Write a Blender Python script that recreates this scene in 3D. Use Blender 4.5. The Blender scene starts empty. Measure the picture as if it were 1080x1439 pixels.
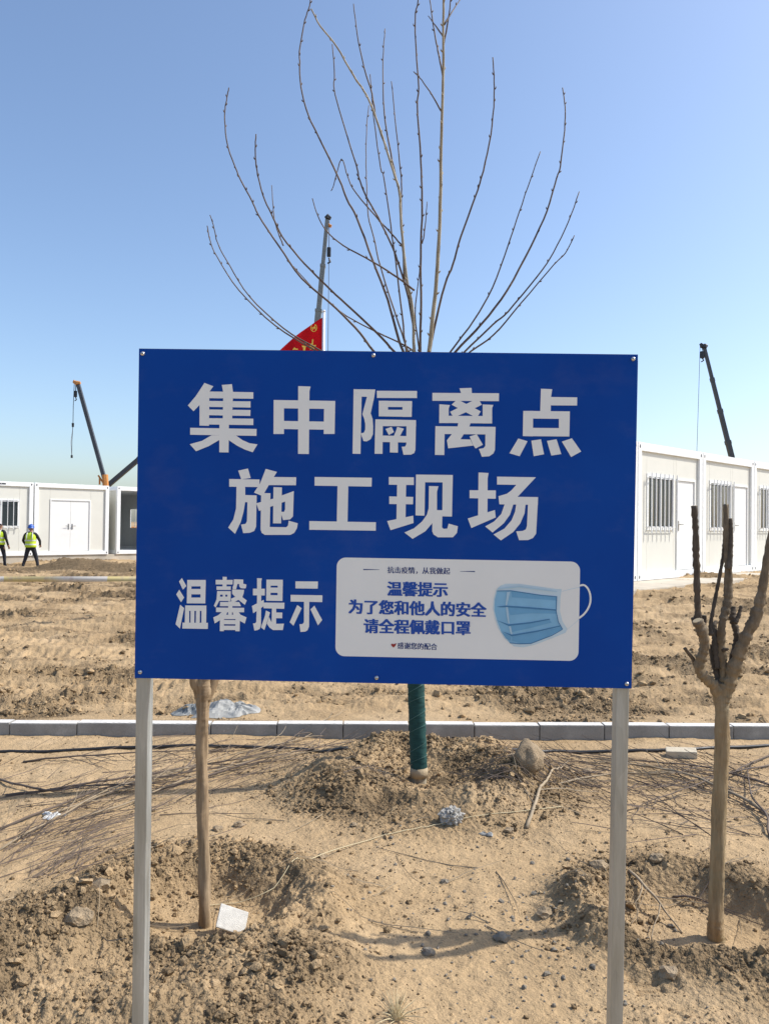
import bpy, bmesh, math, random
import numpy as np
from mathutils import Vector, Matrix, Quaternion
from mathutils.geometry import tessellate_polygon

random.seed(7)
rng = np.random.default_rng(7)
sc = bpy.context.scene
COL = sc.collection

# ------------------------------------------------------------------ camera
PITCH, ROLL, CAM_H, FPX, CX, CY = math.radians(.93), math.radians(.65), 1.6, 1080.0, 540.0, 719.5
FW = Vector((0, math.cos(PITCH), math.sin(PITCH)))
_U0 = Vector((0, -math.sin(PITCH), math.cos(PITCH)))
RT = math.cos(ROLL) * Vector((1, 0, 0)) + math.sin(ROLL) * _U0
UP = -math.sin(ROLL) * Vector((1, 0, 0)) + math.cos(ROLL) * _U0
CAM = Vector((0, 0, CAM_H))
cam_d = bpy.data.cameras.new('camera')
cam = bpy.data.objects.new('camera', cam_d)
COL.objects.link(cam)
cam_d.sensor_fit = 'HORIZONTAL'
cam_d.sensor_width = 36.0
cam_d.lens = 36.0
cam_d.clip_start = 0.05
cam_d.clip_end = 6000
cam.matrix_world = Matrix((
    (RT.x, UP.x, -FW.x, CAM.x), (RT.y, UP.y, -FW.y, CAM.y), (RT.z, UP.z, -FW.z, CAM.z), (0, 0, 0, 1)))
sc.camera = cam

# ------------------------------------------------------------------ light
SUN_EL = math.radians(46)
SUN_H = Vector((0.985, 0.17, 0)).normalized()
SUN_DIR = (SUN_H * math.cos(SUN_EL) + Vector((0, 0, math.sin(SUN_EL)))).normalized()
world = bpy.data.worlds.new('World')
sc.world = world
world.use_nodes = True
wn = world.node_tree
sky = wn.nodes.new('ShaderNodeTexSky')
sky.sky_type = 'NISHITA'
sky.sun_disc = False
sky.sun_elevation = SUN_EL
sky.sun_rotation = math.atan2(SUN_H.x, SUN_H.y)
sky.altitude = 50
sky.air_density = 1.0
sky.dust_density = 1.75
sky.ozone_density = 3.0
bg = wn.nodes['Background']
bg.inputs['Strength'].default_value = 0.15
wn.links.new(sky.outputs['Color'], bg.inputs['Color'])
sun_d = bpy.data.lights.new('sun', 'SUN')
sun_d.energy = 3.7
sun_d.angle = math.radians(.55)
sun_d.color = (1.0, .955, .88)
sun = bpy.data.objects.new('sun', sun_d)
COL.objects.link(sun)
sun.rotation_euler = (-SUN_DIR).to_track_quat('-Z', 'Y').to_euler()
sun.location = (20, 3, 25)
vs = sc.view_settings
vs.view_transform = 'Standard'
vs.look = 'None'
vs.exposure = 0.5
vs.gamma = 1.0

# ------------------------------------------------------------------ layout helpers
def ray(px, py):
    return FW * FPX + RT * (px - CX) - UP * (py - CY)

def at(px, py, Y):
    d = ray(px, py)
    return CAM + d * (Y / d.y)

# ------------------------------------------------------------------ noise (numpy)
def _h(ix, iy, seed):
    n = (ix.astype(np.int64) * 374761393 + iy.astype(np.int64) * 668265263 + seed * 1442695041) & 0xFFFFFFFF
    n = ((n ^ (n >> 13)) * 1274126177) & 0xFFFFFFFF
    n = ((n ^ (n >> 16)) * 2246822519) & 0xFFFFFFFF
    return ((n ^ (n >> 15)) & 0xFFFFFF) / float(0xFFFFFF)

def vn(x, y, seed=0):
    x = np.asarray(x, float); y = np.asarray(y, float)
    ix = np.floor(x); iy = np.floor(y)
    fx = x - ix; fy = y - iy
    fx = fx * fx * fx * (fx * (fx * 6 - 15) + 10)
    fy = fy * fy * fy * (fy * (fy * 6 - 15) + 10)
    a = _h(ix, iy, seed); b = _h(ix + 1, iy, seed)
    c = _h(ix, iy + 1, seed); d = _h(ix + 1, iy + 1, seed)
    return 2 * ((a * (1 - fx) + b * fx) * (1 - fy) + (c * (1 - fx) + d * fx) * fy) - 1

_ca, _sa = math.cos(.65), math.sin(.65)
def fbm(x, y, o=4, seed=0, gain=.5):
    t = 0; a = 1.0; s = 0
    for i in range(o):
        t = t + a * vn(x, y, seed + i * 17); s += a
        x, y = (x * _ca - y * _sa) * 2.03 + 3.1, (x * _sa + y * _ca) * 2.03 - 1.7
        a *= gain
    return t / s * 1.6

def billow(x, y, o=3, seed=0):
    t = 0; a = 1.0; s = 0
    for i in range(o):
        t = t + a * (1 - np.abs(vn(x, y, seed + i * 13)) * 2.0); s += a
        x, y = (x * _ca - y * _sa) * 2.1 + 5.1, (x * _sa + y * _ca) * 2.1 - 2.7
        a *= .55
    return t / s

def ss(a, b, x):
    t = np.clip((x - a) / (b - a), 0, 1)
    return t * t * (3 - 2 * t)

# ------------------------------------------------------------------ terrain
KERB_Y0, KERB_SLOPE, KERB_T, KERB_H = 5.78, .026, .10, .10
def kerb_y(x): return KERB_Y0 + KERB_SLOPE * x

def gauss(x, y, cx, cy, sx, sy=None, a=0.0):
    sy = sy or sx
    dx, dy = x - cx, y - cy
    c, s = math.cos(a), math.sin(a)
    u, v = dx * c + dy * s, -dx * s + dy * c
    return np.exp(-(u / sx) ** 2 - (v / sy) ** 2)

PITS = [  # cx, cy, rx, ry, berm height, depth, berm width
    (-.75, 3.22, .43, .42, .085, .095, .15),
    (1.36, 3.22, .47, .40, .060, .085, .14),
    (.27, 4.82, .50, .46, .135, .02, .30),
]
MOUNDS = [  # cx, cy, sx, sy, h, angle
    (-1.35, 2.42, .55, .28, .07, 0.), (-.55, 2.40, .42, .22, .06, 0.), (1.55, 2.66, .40, .18, .035, 0.),
    (-1.22, 2.80, .30, .24, .17, .5), (-1.60, 2.60, .35, .3, .13, 0.), (-.30, 2.72, .22, .20, .10, 0.), (-.75, 2.50, .5, .22, .05, 0.),
    (-.22, 3.15, .10, .20, .06, 0.), (-1.1, 3.35, .12, .14, .05, 0.), (.84, 3.30, .12, .15, .075, 0.), (.88, 3.02, .10, .10, .045, 0.),
    (.80, 4.80, .25, .28, .09, 0.), (-.30, 4.75, .22, .22, .075, 0.), (.75, 5.35, .22, .14, .07, 0.), (.25, 5.4, .3, .16, .05, 0.),
    (1.75, 2.85, .25, .16, .06, .2), (1.0, 2.45, .2, .14, .03, 0.), (-1.5, 5.5, .5, .12, .05, 0.), (1.35, 5.6, .45, .10, .04, 0.),
]

def dig_mask(x, y):
    m = 0
    for i, (cx, cy, rx, ry, bh, dp, bw) in enumerate(PITS):
        d = np.hypot((x - cx) / rx, (y - cy) / ry)
        m = np.maximum(m, np.exp(-((d - 1.05) / (bw / rx * 1.35)) ** 2) * (1.0 if i != 1 else .85))
        if i == 2:
            m = np.maximum(m, ss(1.5, 1.1, d))
    for cx, cy, sx, sy, h, a in MOUNDS[:17]:
        m = np.maximum(m, gauss(x, y, cx, cy, sx * 1.15, sy * 1.15, a) * min(1, .35 + h * 7))
    return np.clip(m, 0, 1)

TREADS = [(.935, 2.80, .10), (1.09, 2.87, -.12), (1.32, 2.60, .2)]
def height(x, y):
    x = np.asarray(x, float); y = np.asarray(y, float)
    sh = x.shape; x = x.ravel(); y = y.ravel()
    back = ss(kerb_y(x) + .015, kerb_y(x) + .085, y)
    z = np.zeros(x.shape)
    a = back < 1; b = back > 0
    if a.any():
        z[a] += h_near(x[a], y[a]) * (1 - back[a]) * ss(14, 9, np.abs(x[a]))
    if b.any():
        z[b] += h_far(x[b], y[b]) * back[b]
    return z.reshape(sh)

def h_near(x, y):
    # near strip
    near = .022 * fbm(x * .9, y * .9, 3, 3) + .009 * fbm(x * 4.2, y * 4.2, 4, 11) + .0045 * fbm(x * 19, y * 19, 4, 21, .6) * (.4 + .6 * ss(-.3, .5, fbm(x * 1.3, y * 1.3, 2, 25)))
    m = dig_mask(x, y)
    dig = 0
    for i, (cx, cy, rx, ry, bh, dp, bw) in enumerate(PITS):
        d = np.hypot((x - cx) / rx, (y - cy) / ry)
        d = d + .12 * vn(x * 3.1, y * 3.1, 40 + i) * ss(.3, .9, d)
        ang = .75 + .35 * vn((x - cx) * 4, (y - cy) * 4, 50 + i)
        dig = dig + bh * np.exp(-((d - 1.05) / (bw / rx)) ** 2) * ang - dp * ss(1.0, .55, d)
    for cx, cy, sx, sy, h, a in MOUNDS:
        dig = dig + h * gauss(x, y, cx, cy, sx, sy, a)
    rough = m * (.016 * billow(x * 7, y * 7, 2, 61) + .016 * fbm(x * 17, y * 17, 4, 71, .7) + .010 * fbm(x * 48, y * 48, 3, 77, .7))
    near = near + dig + rough
    for tx, ty, ta in TREADS:
        c, s = math.cos(ta), math.sin(ta)
        u = (x - tx) * c + (y - ty) * s; v = -(x - tx) * s + (y - ty) * c
        inside = ss(.055, .048, np.abs(u)) * ss(.125, .115, np.abs(v))
        near = near - inside * (.007 + .006 * (np.sin(v * 2 * math.pi / .034) > -.2))
    return near

def h_far(x, y):
    # field behind the kerb
    yy = y - kerb_y(x)
    right = ss(-1.5, 2.5, x - .05 * y)
    base = .075 + right * .40 * ss(.3, 9.5, yy) + (1 - right) * (.02 * ss(1, 6, yy) - .10 * ss(7, 14, yy))
    amp = ss(.05, .9, yy)
    f1 = .04 * fbm(x * .55, y * 1.1, 3, 81) + .042 * fbm(x * .45 + .12 * y, y * 3.6, 4, 91, .55) + .075 * ss(.5, 2.5, yy) * fbm(x * .22 + .06 * y, y * 1.5, 2, 93)
    f2 = .040 * fbm(x * 2.6, y * 5.2, 6, 95, .70) + .010 * billow(x * 19, y * 19, 3, 99)
    lump = ss(.05, .75, fbm(x * .7, y * 1.6, 3, 103)) * (1 - .55 * right) * (.105 * billow(x * 5.0, y * 6.5, 4, 105) + .03 * billow(x * 21, y * 21, 3, 107))
    far = base + amp * (f1 + f2 + lump)
    for y0, yw, per, sl, ph, x0, x1 in ((7.65, .11, .085, .03, 0, .9, 9), (8.55, .16, .11, -.03, 1, 1.2, 9), (7.2, .14, .10, .06, 2, -9, -.8),
                                        (8.9, .18, .12, .05, .4, -9, -1.2), (9.6, .18, .12, -.04, .8, -9, -1.5), (10.6, .2, .14, .02, .3, -12, 12)):
        w = ss(yw, yw * .8, np.abs(y - y0 - sl * x)) * ss(x0, x0 + .5, x) * ss(x1, x1 - .5, x)
        w = w * ss(-.35, .35, fbm(x * 1.3, y * 2.5, 2, 131))
        far = far + w * (.010 * np.sin(x * 2 * math.pi / per + ph + 2 * (y - y0) + 1.5 * vn(x * 1.1, y * 2, 133)) - .02)
    # heap behind the tape near the workers
    far = far + .42 * gauss(x, y, -10.0, 24.8, 1.15, .6) * (1 + .4 * vn(x * 2, y * 2, 5)) + .30 * gauss(x, y, -12.7, 24.2, .6, .6) + .26 * gauss(x, y, -8.0, 24.4, 1.2, .5)
    far = far - .19 * gauss(x, y, -12.3, 27.3, 2.2, 1.3)
    fade = ss(60, 32, np.hypot(x, y))
    far = base + (far - base) * np.maximum(fade, .0)
    return far

# cached grid of heights for placing things on the near ground
_GX, _GY, _GS = -4.2, 1.6, .01
_gx = np.arange(841) * _GS + _GX; _gy = np.arange(501) * _GS + _GY
_GRID = height(*np.meshgrid(_gx, _gy)).tolist()
def hgt(x, y):
    u, v = (x - _GX) / _GS, (y - _GY) / _GS
    if 0 <= u < 839 and 0 <= v < 499:
        i, j = int(u), int(v); fu, fv = u - i, v - j
        r0, r1 = _GRID[j], _GRID[j + 1]
        return (r0[i] * (1 - fu) + r0[i + 1] * fu) * (1 - fv) + (r1[i] * (1 - fu) + r1[i + 1] * fu) * fv
    return float(height(np.array([x]), np.array([y]))[0])

def ground(px, py, it=12):
    z = 0.0
    d = ray(px, py)
    for _ in range(it):
        k = (z - CAM_H) / d.z
        p = CAM + d * k
        z = .5 * z + .5 * hgt(p.x, p.y)
    return Vector((p.x, p.y, hgt(p.x, p.y)))

# ------------------------------------------------------------------ materials
M = {}
class NT:
    def __init__(s, name):
        s.m = bpy.data.materials.new(name); s.m.use_nodes = True
        s.t = s.m.node_tree; s.b = s.t.nodes['Principled BSDF']; M[name] = s.m
    def n(s, typ, **kw):
        nd = s.t.nodes.new(typ)
        for k, v in kw.items():
            if k.startswith('i_'):
                key = k[2:]
                nd.inputs[int(key) if key.isdigit() else key].default_value = v
            else:
                setattr(nd, k, v)
        return nd
    def l(s, a, b): s.t.links.new(a, b)
    def coord(s, kind='Object', scale=(1, 1, 1)):
        tc = s.n('ShaderNodeTexCoord'); mp = s.n('ShaderNodeMapping'); mp.inputs['Scale'].default_value = scale
        s.l(tc.outputs[kind], mp.inputs['Vector']); return mp.outputs['Vector']
    def noise(s, vec, scale, detail=4, rough=.55):
        n = s.n('ShaderNodeTexNoise'); n.inputs['Scale'].default_value = scale
        n.inputs['Detail'].default_value = detail; n.inputs['Roughness'].default_value = rough
        s.l(vec, n.inputs['Vector']); return n.outputs['Fac']
    def ramp(s, fac, stops):
        r = s.n('ShaderNodeValToRGB'); e = r.color_ramp.elements
        while len(e) < len(stops): e.new(.5)
        for k, (p, c) in enumerate(stops):
            e[k].position = p; e[k].color = (*c, 1) if len(c) == 3 else c
        s.l(fac, r.inputs['Fac']); return r.outputs['Color']
    def mix(s, fac, a, b, mode='MIX'):
        x = s.n('ShaderNodeMix', data_type='RGBA', blend_type=mode)
        for sock, v in ((x.inputs[0], fac), (x.inputs[6], a), (x.inputs[7], b)):
            if isinstance(v, (int, float)): sock.default_value = v
            elif isinstance(v, tuple): sock.default_value = (*v, 1)
            else: s.l(v, sock)
        return x.outputs[2]
    def bump(s, h, strength=.3, dist=.01):
        b = s.n('ShaderNodeBump'); b.inputs['Strength'].default_value = strength; b.inputs['Distance'].default_value = dist
        s.l(h, b.inputs['Height']); s.l(b.outputs['Normal'], s.b.inputs['Normal'])
    def base(s, c):
        if isinstance(c, tuple): s.b.inputs['Base Color'].default_value = (*c, 1)
        else: s.l(c, s.b.inputs['Base Color'])
    def set(s, rough=.8, metal=0., spec=None):
        s.b.inputs['Roughness'].default_value = rough; s.b.inputs['Metallic'].default_value = metal
        if spec is not None: s.b.inputs['Specular IOR Level'].default_value = spec

def plain(name, c, rough=.6, metal=0., var=.12, scale=6., bump=0., spec=None):
    t = NT(name); t.set(rough, metal, spec)
    v = t.coord('Object')
    n = t.noise(v, scale, 5)
    t.base(t.ramp(n, [(.25, tuple(max(0, k * (1 - var)) for k in c)), (.75, tuple(min(1, k * (1 + var)) for k in c))]))
    if bump: t.bump(t.noise(v, scale * 8, 4), bump, .01)
    return t.m

def soil(name):
    t = NT(name); t.set(.96, 0, .12)
    v = t.coord('Object')
    at_ = t.n('ShaderNodeAttribute', attribute_name='damp')
    n1 = t.noise(v, 1.3, 6, .6); n2 = t.noise(v, 14, 6, .68); n3 = t.noise(v, 120, 4, .7)
    dry = t.ramp(n1, [(.3, (.368, .256, .140)), (.55, (.436, .310, .175)), (.75, (.500, .366, .220))])
    wet = t.ramp(n2, [(.25, (.105, .074, .042)), (.6, (.188, .135, .079)), (.8, (.285, .212, .130))])
    c = t.mix(at_.outputs['Fac'], dry, wet)
    c = t.mix(.22, c, t.ramp(n3, [(.3, (.2, .2, .2)), (.7, (.82, .82, .82))]), 'OVERLAY')
    c = t.mix(.4, c, t.ramp(n2, [(.3, (.35, .35, .36)), (.7, (.66, .65, .63))]), 'OVERLAY')
    t.base(c)
    hb = t.n('ShaderNodeMath', operation='ADD'); t.l(n2, hb.inputs[0])
    mm = t.n('ShaderNodeMath', operation='MULTIPLY', i_1=.35); t.l(n3, mm.inputs[0]); t.l(mm.outputs[0], hb.inputs[1])
    vo = t.n('ShaderNodeTexVoronoi', i_Scale=52.); t.l(v, vo.inputs['Vector'])
    vo2 = t.n('ShaderNodeTexVoronoi', i_Scale=125.); t.l(v, vo2.inputs['Vector'])
    w1 = t.n('ShaderNodeMath', operation='MULTIPLY_ADD', i_1=.5); t.l(vo2.outputs['Distance'], w1.inputs[0]); t.l(vo.outputs['Distance'], w1.inputs[2])
    w2 = t.n('ShaderNodeMath', operation='MULTIPLY', i_1=-1.0); t.l(w1.outputs[0], w2.inputs[0])
    w3 = t.n('ShaderNodeMath', operation='MULTIPLY_ADD', i_1=.75, i_2=.18); t.l(at_.outputs['Fac'], w3.inputs[0])
    w4 = t.n('ShaderNodeMath', operation='MULTIPLY_ADD'); t.l(w2.outputs[0], w4.inputs[0]); t.l(w3.outputs[0], w4.inputs[1]); t.l(hb.outputs[0], w4.inputs[2])
    t.bump(w4.outputs[0], 1.0, .016)
    return t.m

soil('soil')
def build_materials():
    # sign
    t = NT('sign_blue'); t.set(.5, 0, .12)
    n = t.noise(t.coord('Object'), 3.0, 3)
    t.base(t.ramp(n, [(.3, (.0010, .047, .285)), (.7, (.0016, .058, .325))]))
    d1 = t.noise(t.coord('Object', (1, 1, 1.6)), 5.0, 7, .68)
    t.base(t.mix(t.ramp(d1, [(.52, (0, 0, 0)), (.78, (.05, .05, .05))]), t.ramp(n, [(.3, (.0010, .047, .285)), (.7, (.0016, .058, .325))]), (.42, .36, .27)))
    t.bump(t.noise(t.coord('Object', (2.2, 1, 1.4)), 1.6, 2), .05, .02)
    plain('sign_edge', (.02, .025, .04), .5)
    plain('print_white', (.79, .80, .775), .55, var=.03, spec=.12)
    plain('print_card', (.78, .79, .765), .55, var=.03, spec=.12)
    plain('print_blue', (.001, .066, .38), .6, var=.05)
    plain('print_navy', (.005, .03, .17), .6, var=.05)
    plain('print_red', (.28, .012, .015), .45, var=.05)
    plain('mask_blue', (.205, .45, .66), .5, var=.10, scale=22)
    plain('mask_mid', (.13, .35, .57), .5, var=.08, scale=22)
    plain('mask_deep', (.045, .19, .38), .5, var=.05)
    plain('mask_pale', (.40, .58, .70), .5, var=.06, scale=30)
    plain('mask_rim', (.52, .66, .74), .5, var=.05, scale=30)
    plain('screw_zinc', (.62, .62, .60), .32, .85, .1)
    # galvanised tube
    t = NT('galvanised'); t.set(.42, .6)
    v = t.coord('Object', (9, 9, 2.2)); vo = t.n('ShaderNodeTexVoronoi'); vo.inputs['Scale'].default_value = 5
    t.l(v, vo.inputs['Vector'])
    n = t.noise(t.coord('Object', (30, 30, 2)), 1.5, 6, .65)
    c = t.ramp(n, [(.3, (.30, .315, .305)), (.55, (.43, .45, .44)), (.8, (.64, .66, .64))])
    c = t.mix(.14, c, t.ramp(vo.outputs['Color'], [(.2, (.22, .235, .23)), (.8, (.55, .57, .56))]))
    d = t.noise(t.coord('Object'), 4, 6, .7)
    c = t.mix(t.ramp(d, [(.66, (0, 0, 0)), (.74, (.35, .35, .35))]), c, (.36, .32, .25))
    t.base(c)
    r = t.ramp(n, [(.3, (.34, .34, .34)), (.8, (.6, .6, .6))]); t.l(r, t.b.inputs['Roughness'])
    t.bump(n, .12, .003)
    # concrete
    t = NT('kerb_concrete'); t.set(.9, 0, .25)  # kerb body toned darker to paint its shaded front
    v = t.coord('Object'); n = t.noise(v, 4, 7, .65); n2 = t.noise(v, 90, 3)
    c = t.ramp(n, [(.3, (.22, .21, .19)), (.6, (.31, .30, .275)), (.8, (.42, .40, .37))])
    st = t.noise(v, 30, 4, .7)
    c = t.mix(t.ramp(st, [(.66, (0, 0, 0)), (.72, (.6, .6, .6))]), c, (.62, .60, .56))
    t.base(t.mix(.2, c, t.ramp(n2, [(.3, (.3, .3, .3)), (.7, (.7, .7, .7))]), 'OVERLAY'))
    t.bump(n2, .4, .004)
    plain('kerb_top_lit', (.60, .575, .53), .95, var=.12, scale=9, bump=.4)  # paler kerb tone, sunlight on the top put into the colour
    plain('slab_concrete', (.46, .41, .33), .92, var=.22, scale=1.7, bump=.4)
    # containers
    plain('frame_white', (.83, .84, .83), .45, var=.03, scale=3)
    plain('panel_cream', (.68, .67, .60), .55, var=.03, scale=2.2)
    plain('door_white', (.80, .80, .775), .45, var=.03)
    plain('bar_white', (.78, .79, .79), .4, var=.03)
    plain('inner_grey', (.60, .62, .62), .7, var=.06)
    plain('dark_steel', (.035, .037, .042), .5, .3)
    plain('lock_steel', (.30, .30, .30), .35, .8)
    t = NT('glass_dark'); t.base((.035, .045, .05)); t.set(.06, 0, .6)
    # cranes
    plain('boom_grey', (.060, .066, .075), .5, .1, .2, 3)
    plain('boom_green_grey', (.20, .215, .21), .5, .1, .15, 3)
    plain('crane_orange', (.52, .22, .05), .5, 0, .15, 3)
    plain('crane_yellow', (.60, .42, .05), .5, 0, .12, 3)
    plain('rubber', (.02, .02, .02), .85)
    plain('wire', (.05, .05, .055), .5, .5)
    # flag
    t = NT('flag_red'); t.set(.75, 0, .2)
    n = t.noise(t.coord('Object'), 5, 4)
    c = t.ramp(n, [(.3, (.66, .012, .02)), (.7, (.74, .018, .028))]); t.base(c)
    tl = t.n('ShaderNodeBsdfTranslucent'); t.l(c, tl.inputs['Color'])
    mx = t.n('ShaderNodeMixShader', i_0=.45); t.l(t.b.outputs[0], mx.inputs[1]); t.l(tl.outputs[0], mx.inputs[2])
    t.l(mx.outputs[0], t.t.nodes['Material Output'].inputs['Surface'])
    plain('flag_gold', (.85, .56, .08), .6, var=.05)
    plain('pole_white', (.80, .81, .82), .4, var=.02)
    # trees
    t = NT('bark_tan'); t.set(.85, 0, .2)
    v = t.coord('Object', (14, 14, 2.2)); n = t.noise(v, 2.4, 6, .65); n2 = t.noise(t.coord('Object'), 9, 4, .6)
    c = t.ramp(n, [(.25, (.175, .122, .066)), (.5, (.305, .222, .124)), (.75, (.42, .322, .196))])
    c = t.mix(t.ramp(n2, [(.5, (0, 0, 0)), (.7, (.65, .65, .65))]), c, (.26, .225, .14))
    # older, greyer bark on the limbs above the fork
    n3 = t.noise(t.coord('Object', (10, 10, 4)), 3.2, 7, .72)
    c2 = t.ramp(n3, [(.28, (.075, .058, .040)), (.5, (.180, .142, .098)), (.72, (.300, .245, .172))])
    sz = t.n('ShaderNodeSeparateXYZ'); t.l(t.coord('Object'), sz.inputs[0])
    ad = t.n('ShaderNodeMath', operation='MULTIPLY_ADD', i_1=.5, i_2=0.); t.l(n2, ad.inputs[0]); t.l(sz.outputs['Z'], ad.inputs[2])
    mr = t.n('ShaderNodeMapRange', i_1=1.12, i_2=1.55, i_3=0., i_4=.92); t.l(ad.outputs[0], mr.inputs[0])
    t.base(t.mix(mr.outputs[0], c, c2))
    t.bump(n, 1.0, .012)
    t = NT('bark_grey'); t.set(.9, 0, .2)
    v = t.coord('Object', (12, 12, 3)); n = t.noise(v, 4, 6, .7)
    t.base(t.ramp(n, [(.3, (.055, .044, .034)), (.6, (.125, .100, .075)), (.8, (.20, .165, .125))])); t.bump(n, .6, .006)
    t = NT('bark_mid'); t.set(.9, 0, .2)
    v = t.coord('Object', (10, 10, 4)); n = t.noise(v, 3.2, 7, .72); n2 = t.noise(t.coord('Object'), 12, 5, .65)
    c = t.ramp(n, [(.28, (.085, .064, .042)), (.5, (.190, .148, .098)), (.72, (.305, .245, .168))])
    t.base(t.mix(t.ramp(n2, [(.48, (0, 0, 0)), (.66, (.75, .75, .75))]), c, (.105, .088, .064))); t.bump(n2, .9, .012)
    t = NT('bark_brown'); t.set(.88, 0, .2)
    v = t.coord('Object', (20, 20, 1.3)); n = t.noise(v, 2.6, 7, .7)
    t.base(t.ramp(n, [(.28, (.135, .094, .056)), (.5, (.285, .205, .125)), (.75, (.43, .325, .208))])); t.bump(n, .6, .006)
    t = NT('bark_poplar'); t.set(.6, 0, .35)
    n = t.noise(t.coord('Object', (3, 3, 1)), 9, 5, .6)
    t.base(t.ramp(n, [(.3, (.20, .165, .115)), (.55, (.335, .295, .215)), (.8, (.46, .42, .32))]))
    t = NT('twig_dark'); t.set(.6, 0, .3)
    n = t.noise(t.coord('Object'), 8, 4, .6)
    t.base(t.ramp(n, [(.3, (.070, .047, .040)), (.7, (.165, .118, .090))]))
    plain('cut_wood', (.46, .36, .22), .8)
    t = NT('wrap_green'); t.set(.72, 0, .3)
    n = t.noise(t.coord('Object', (8, 8, 30)), 3, 5, .6)
    t.base(t.ramp(n, [(.3, (.007, .040, .038)), (.7, (.017, .070, .062))])); t.bump(n, .4, .004)
    plain('wrap_string', (.07, .15, .13), .7)
    plain('wrap_tan', (.40, .31, .19), .85, bump=.3)
    plain('twig_brown', (.11, .080, .060), .8, var=.4, scale=4)
    plain('twig_pale', (.29, .225, .145), .8, var=.3, scale=5)
    plain('straw', (.55, .46, .28), .8, var=.15)
    # litter
    plain('hose_black', (.018, .018, .019), .45, var=.3, scale=3)
    plain('stone_tan', (.30, .225, .14), .95, var=.35, scale=14, bump=1.)
    plain('stone_grey', (.20, .172, .132), .9, var=.25, scale=14, bump=.5)
    plain('block_tan', (.56, .48, .35), .9, var=.12, scale=14, bump=.4)
    plain('trash_white', (.60, .60, .57), .55, var=.08, scale=20)
    plain('foam_white', (.52, .50, .45), .8, var=.15, scale=40, bump=.5)
    plain('foil_grey', (.36, .34, .30), .6, 0, .4, 40)
    plain('tarp_pale', (.25, .25, .235), .55, var=.3, scale=7)
    plain('tarp_grey', (.14, .15, .15), .5, var=.35, scale=6)
    t = NT('tape_stripe'); t.set(.45, 0, .4)
    v = t.coord('Object'); sx = t.n('ShaderNodeSeparateXYZ'); t.l(v, sx.inputs[0])
    wv = t.n('ShaderNodeMath', operation='MULTIPLY', i_1=.62); t.l(sx.outputs['X'], wv.inputs[0])
    fr = t.n('ShaderNodeMath', operation='FRACT'); t.l(wv.outputs[0], fr.inputs[0])
    nz = t.noise(v, 5, 4, .7)
    st = t.ramp(fr.outputs[0], [(.0, (.62, .50, .22)), (.40, (.64, .54, .28)), (.58, (.60, .56, .50)), (1., (.62, .57, .50))])
    t.base(t.mix(t.ramp(nz, [(.52, (0, 0, 0)), (.62, (.45, .45, .45))]), st, (.42, .30, .26)))
    # people
    plain('skin', (.36, .20, .13), .6, var=.05)
    plain('cloth_black', (.012, .013, .016), .9, var=.2)
    plain('cloth_navy', (.016, .019, .028), .9, var=.2)
    plain('hair_black', (.01, .009, .008), .8)
    plain('vest_yellow', (.56, .74, .03), .7, var=.06)
    plain('vest_band', (.62, .64, .60), .35, var=.05)
    plain('helmet_blue', (.02, .09, .38), .35, var=.05)
    plain('shoe_black', (.02, .018, .016), .7)
build_materials()

# ------------------------------------------------------------------ object helpers
def tag(o, label=None, cat=None, group=None, kind=None):
    if label: o['label'] = label
    if cat: o['category'] = cat
    if group: o['group'] = group
    if kind: o['kind'] = kind
    return o

def empty(name, loc=(0, 0, 0), rz=0.0, rot=None):
    o = bpy.data.objects.new(name, None); COL.objects.link(o)
    o.location = loc; o.empty_display_size = .1
    o.rotation_euler = rot if rot else (0, 0, rz)
    return o

def copy_tree(o, parent=None):
    c = o.copy(); COL.objects.link(c)
    if parent: c.parent = parent
    for ch in list(o.children): copy_tree(ch, c)
    return c

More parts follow.
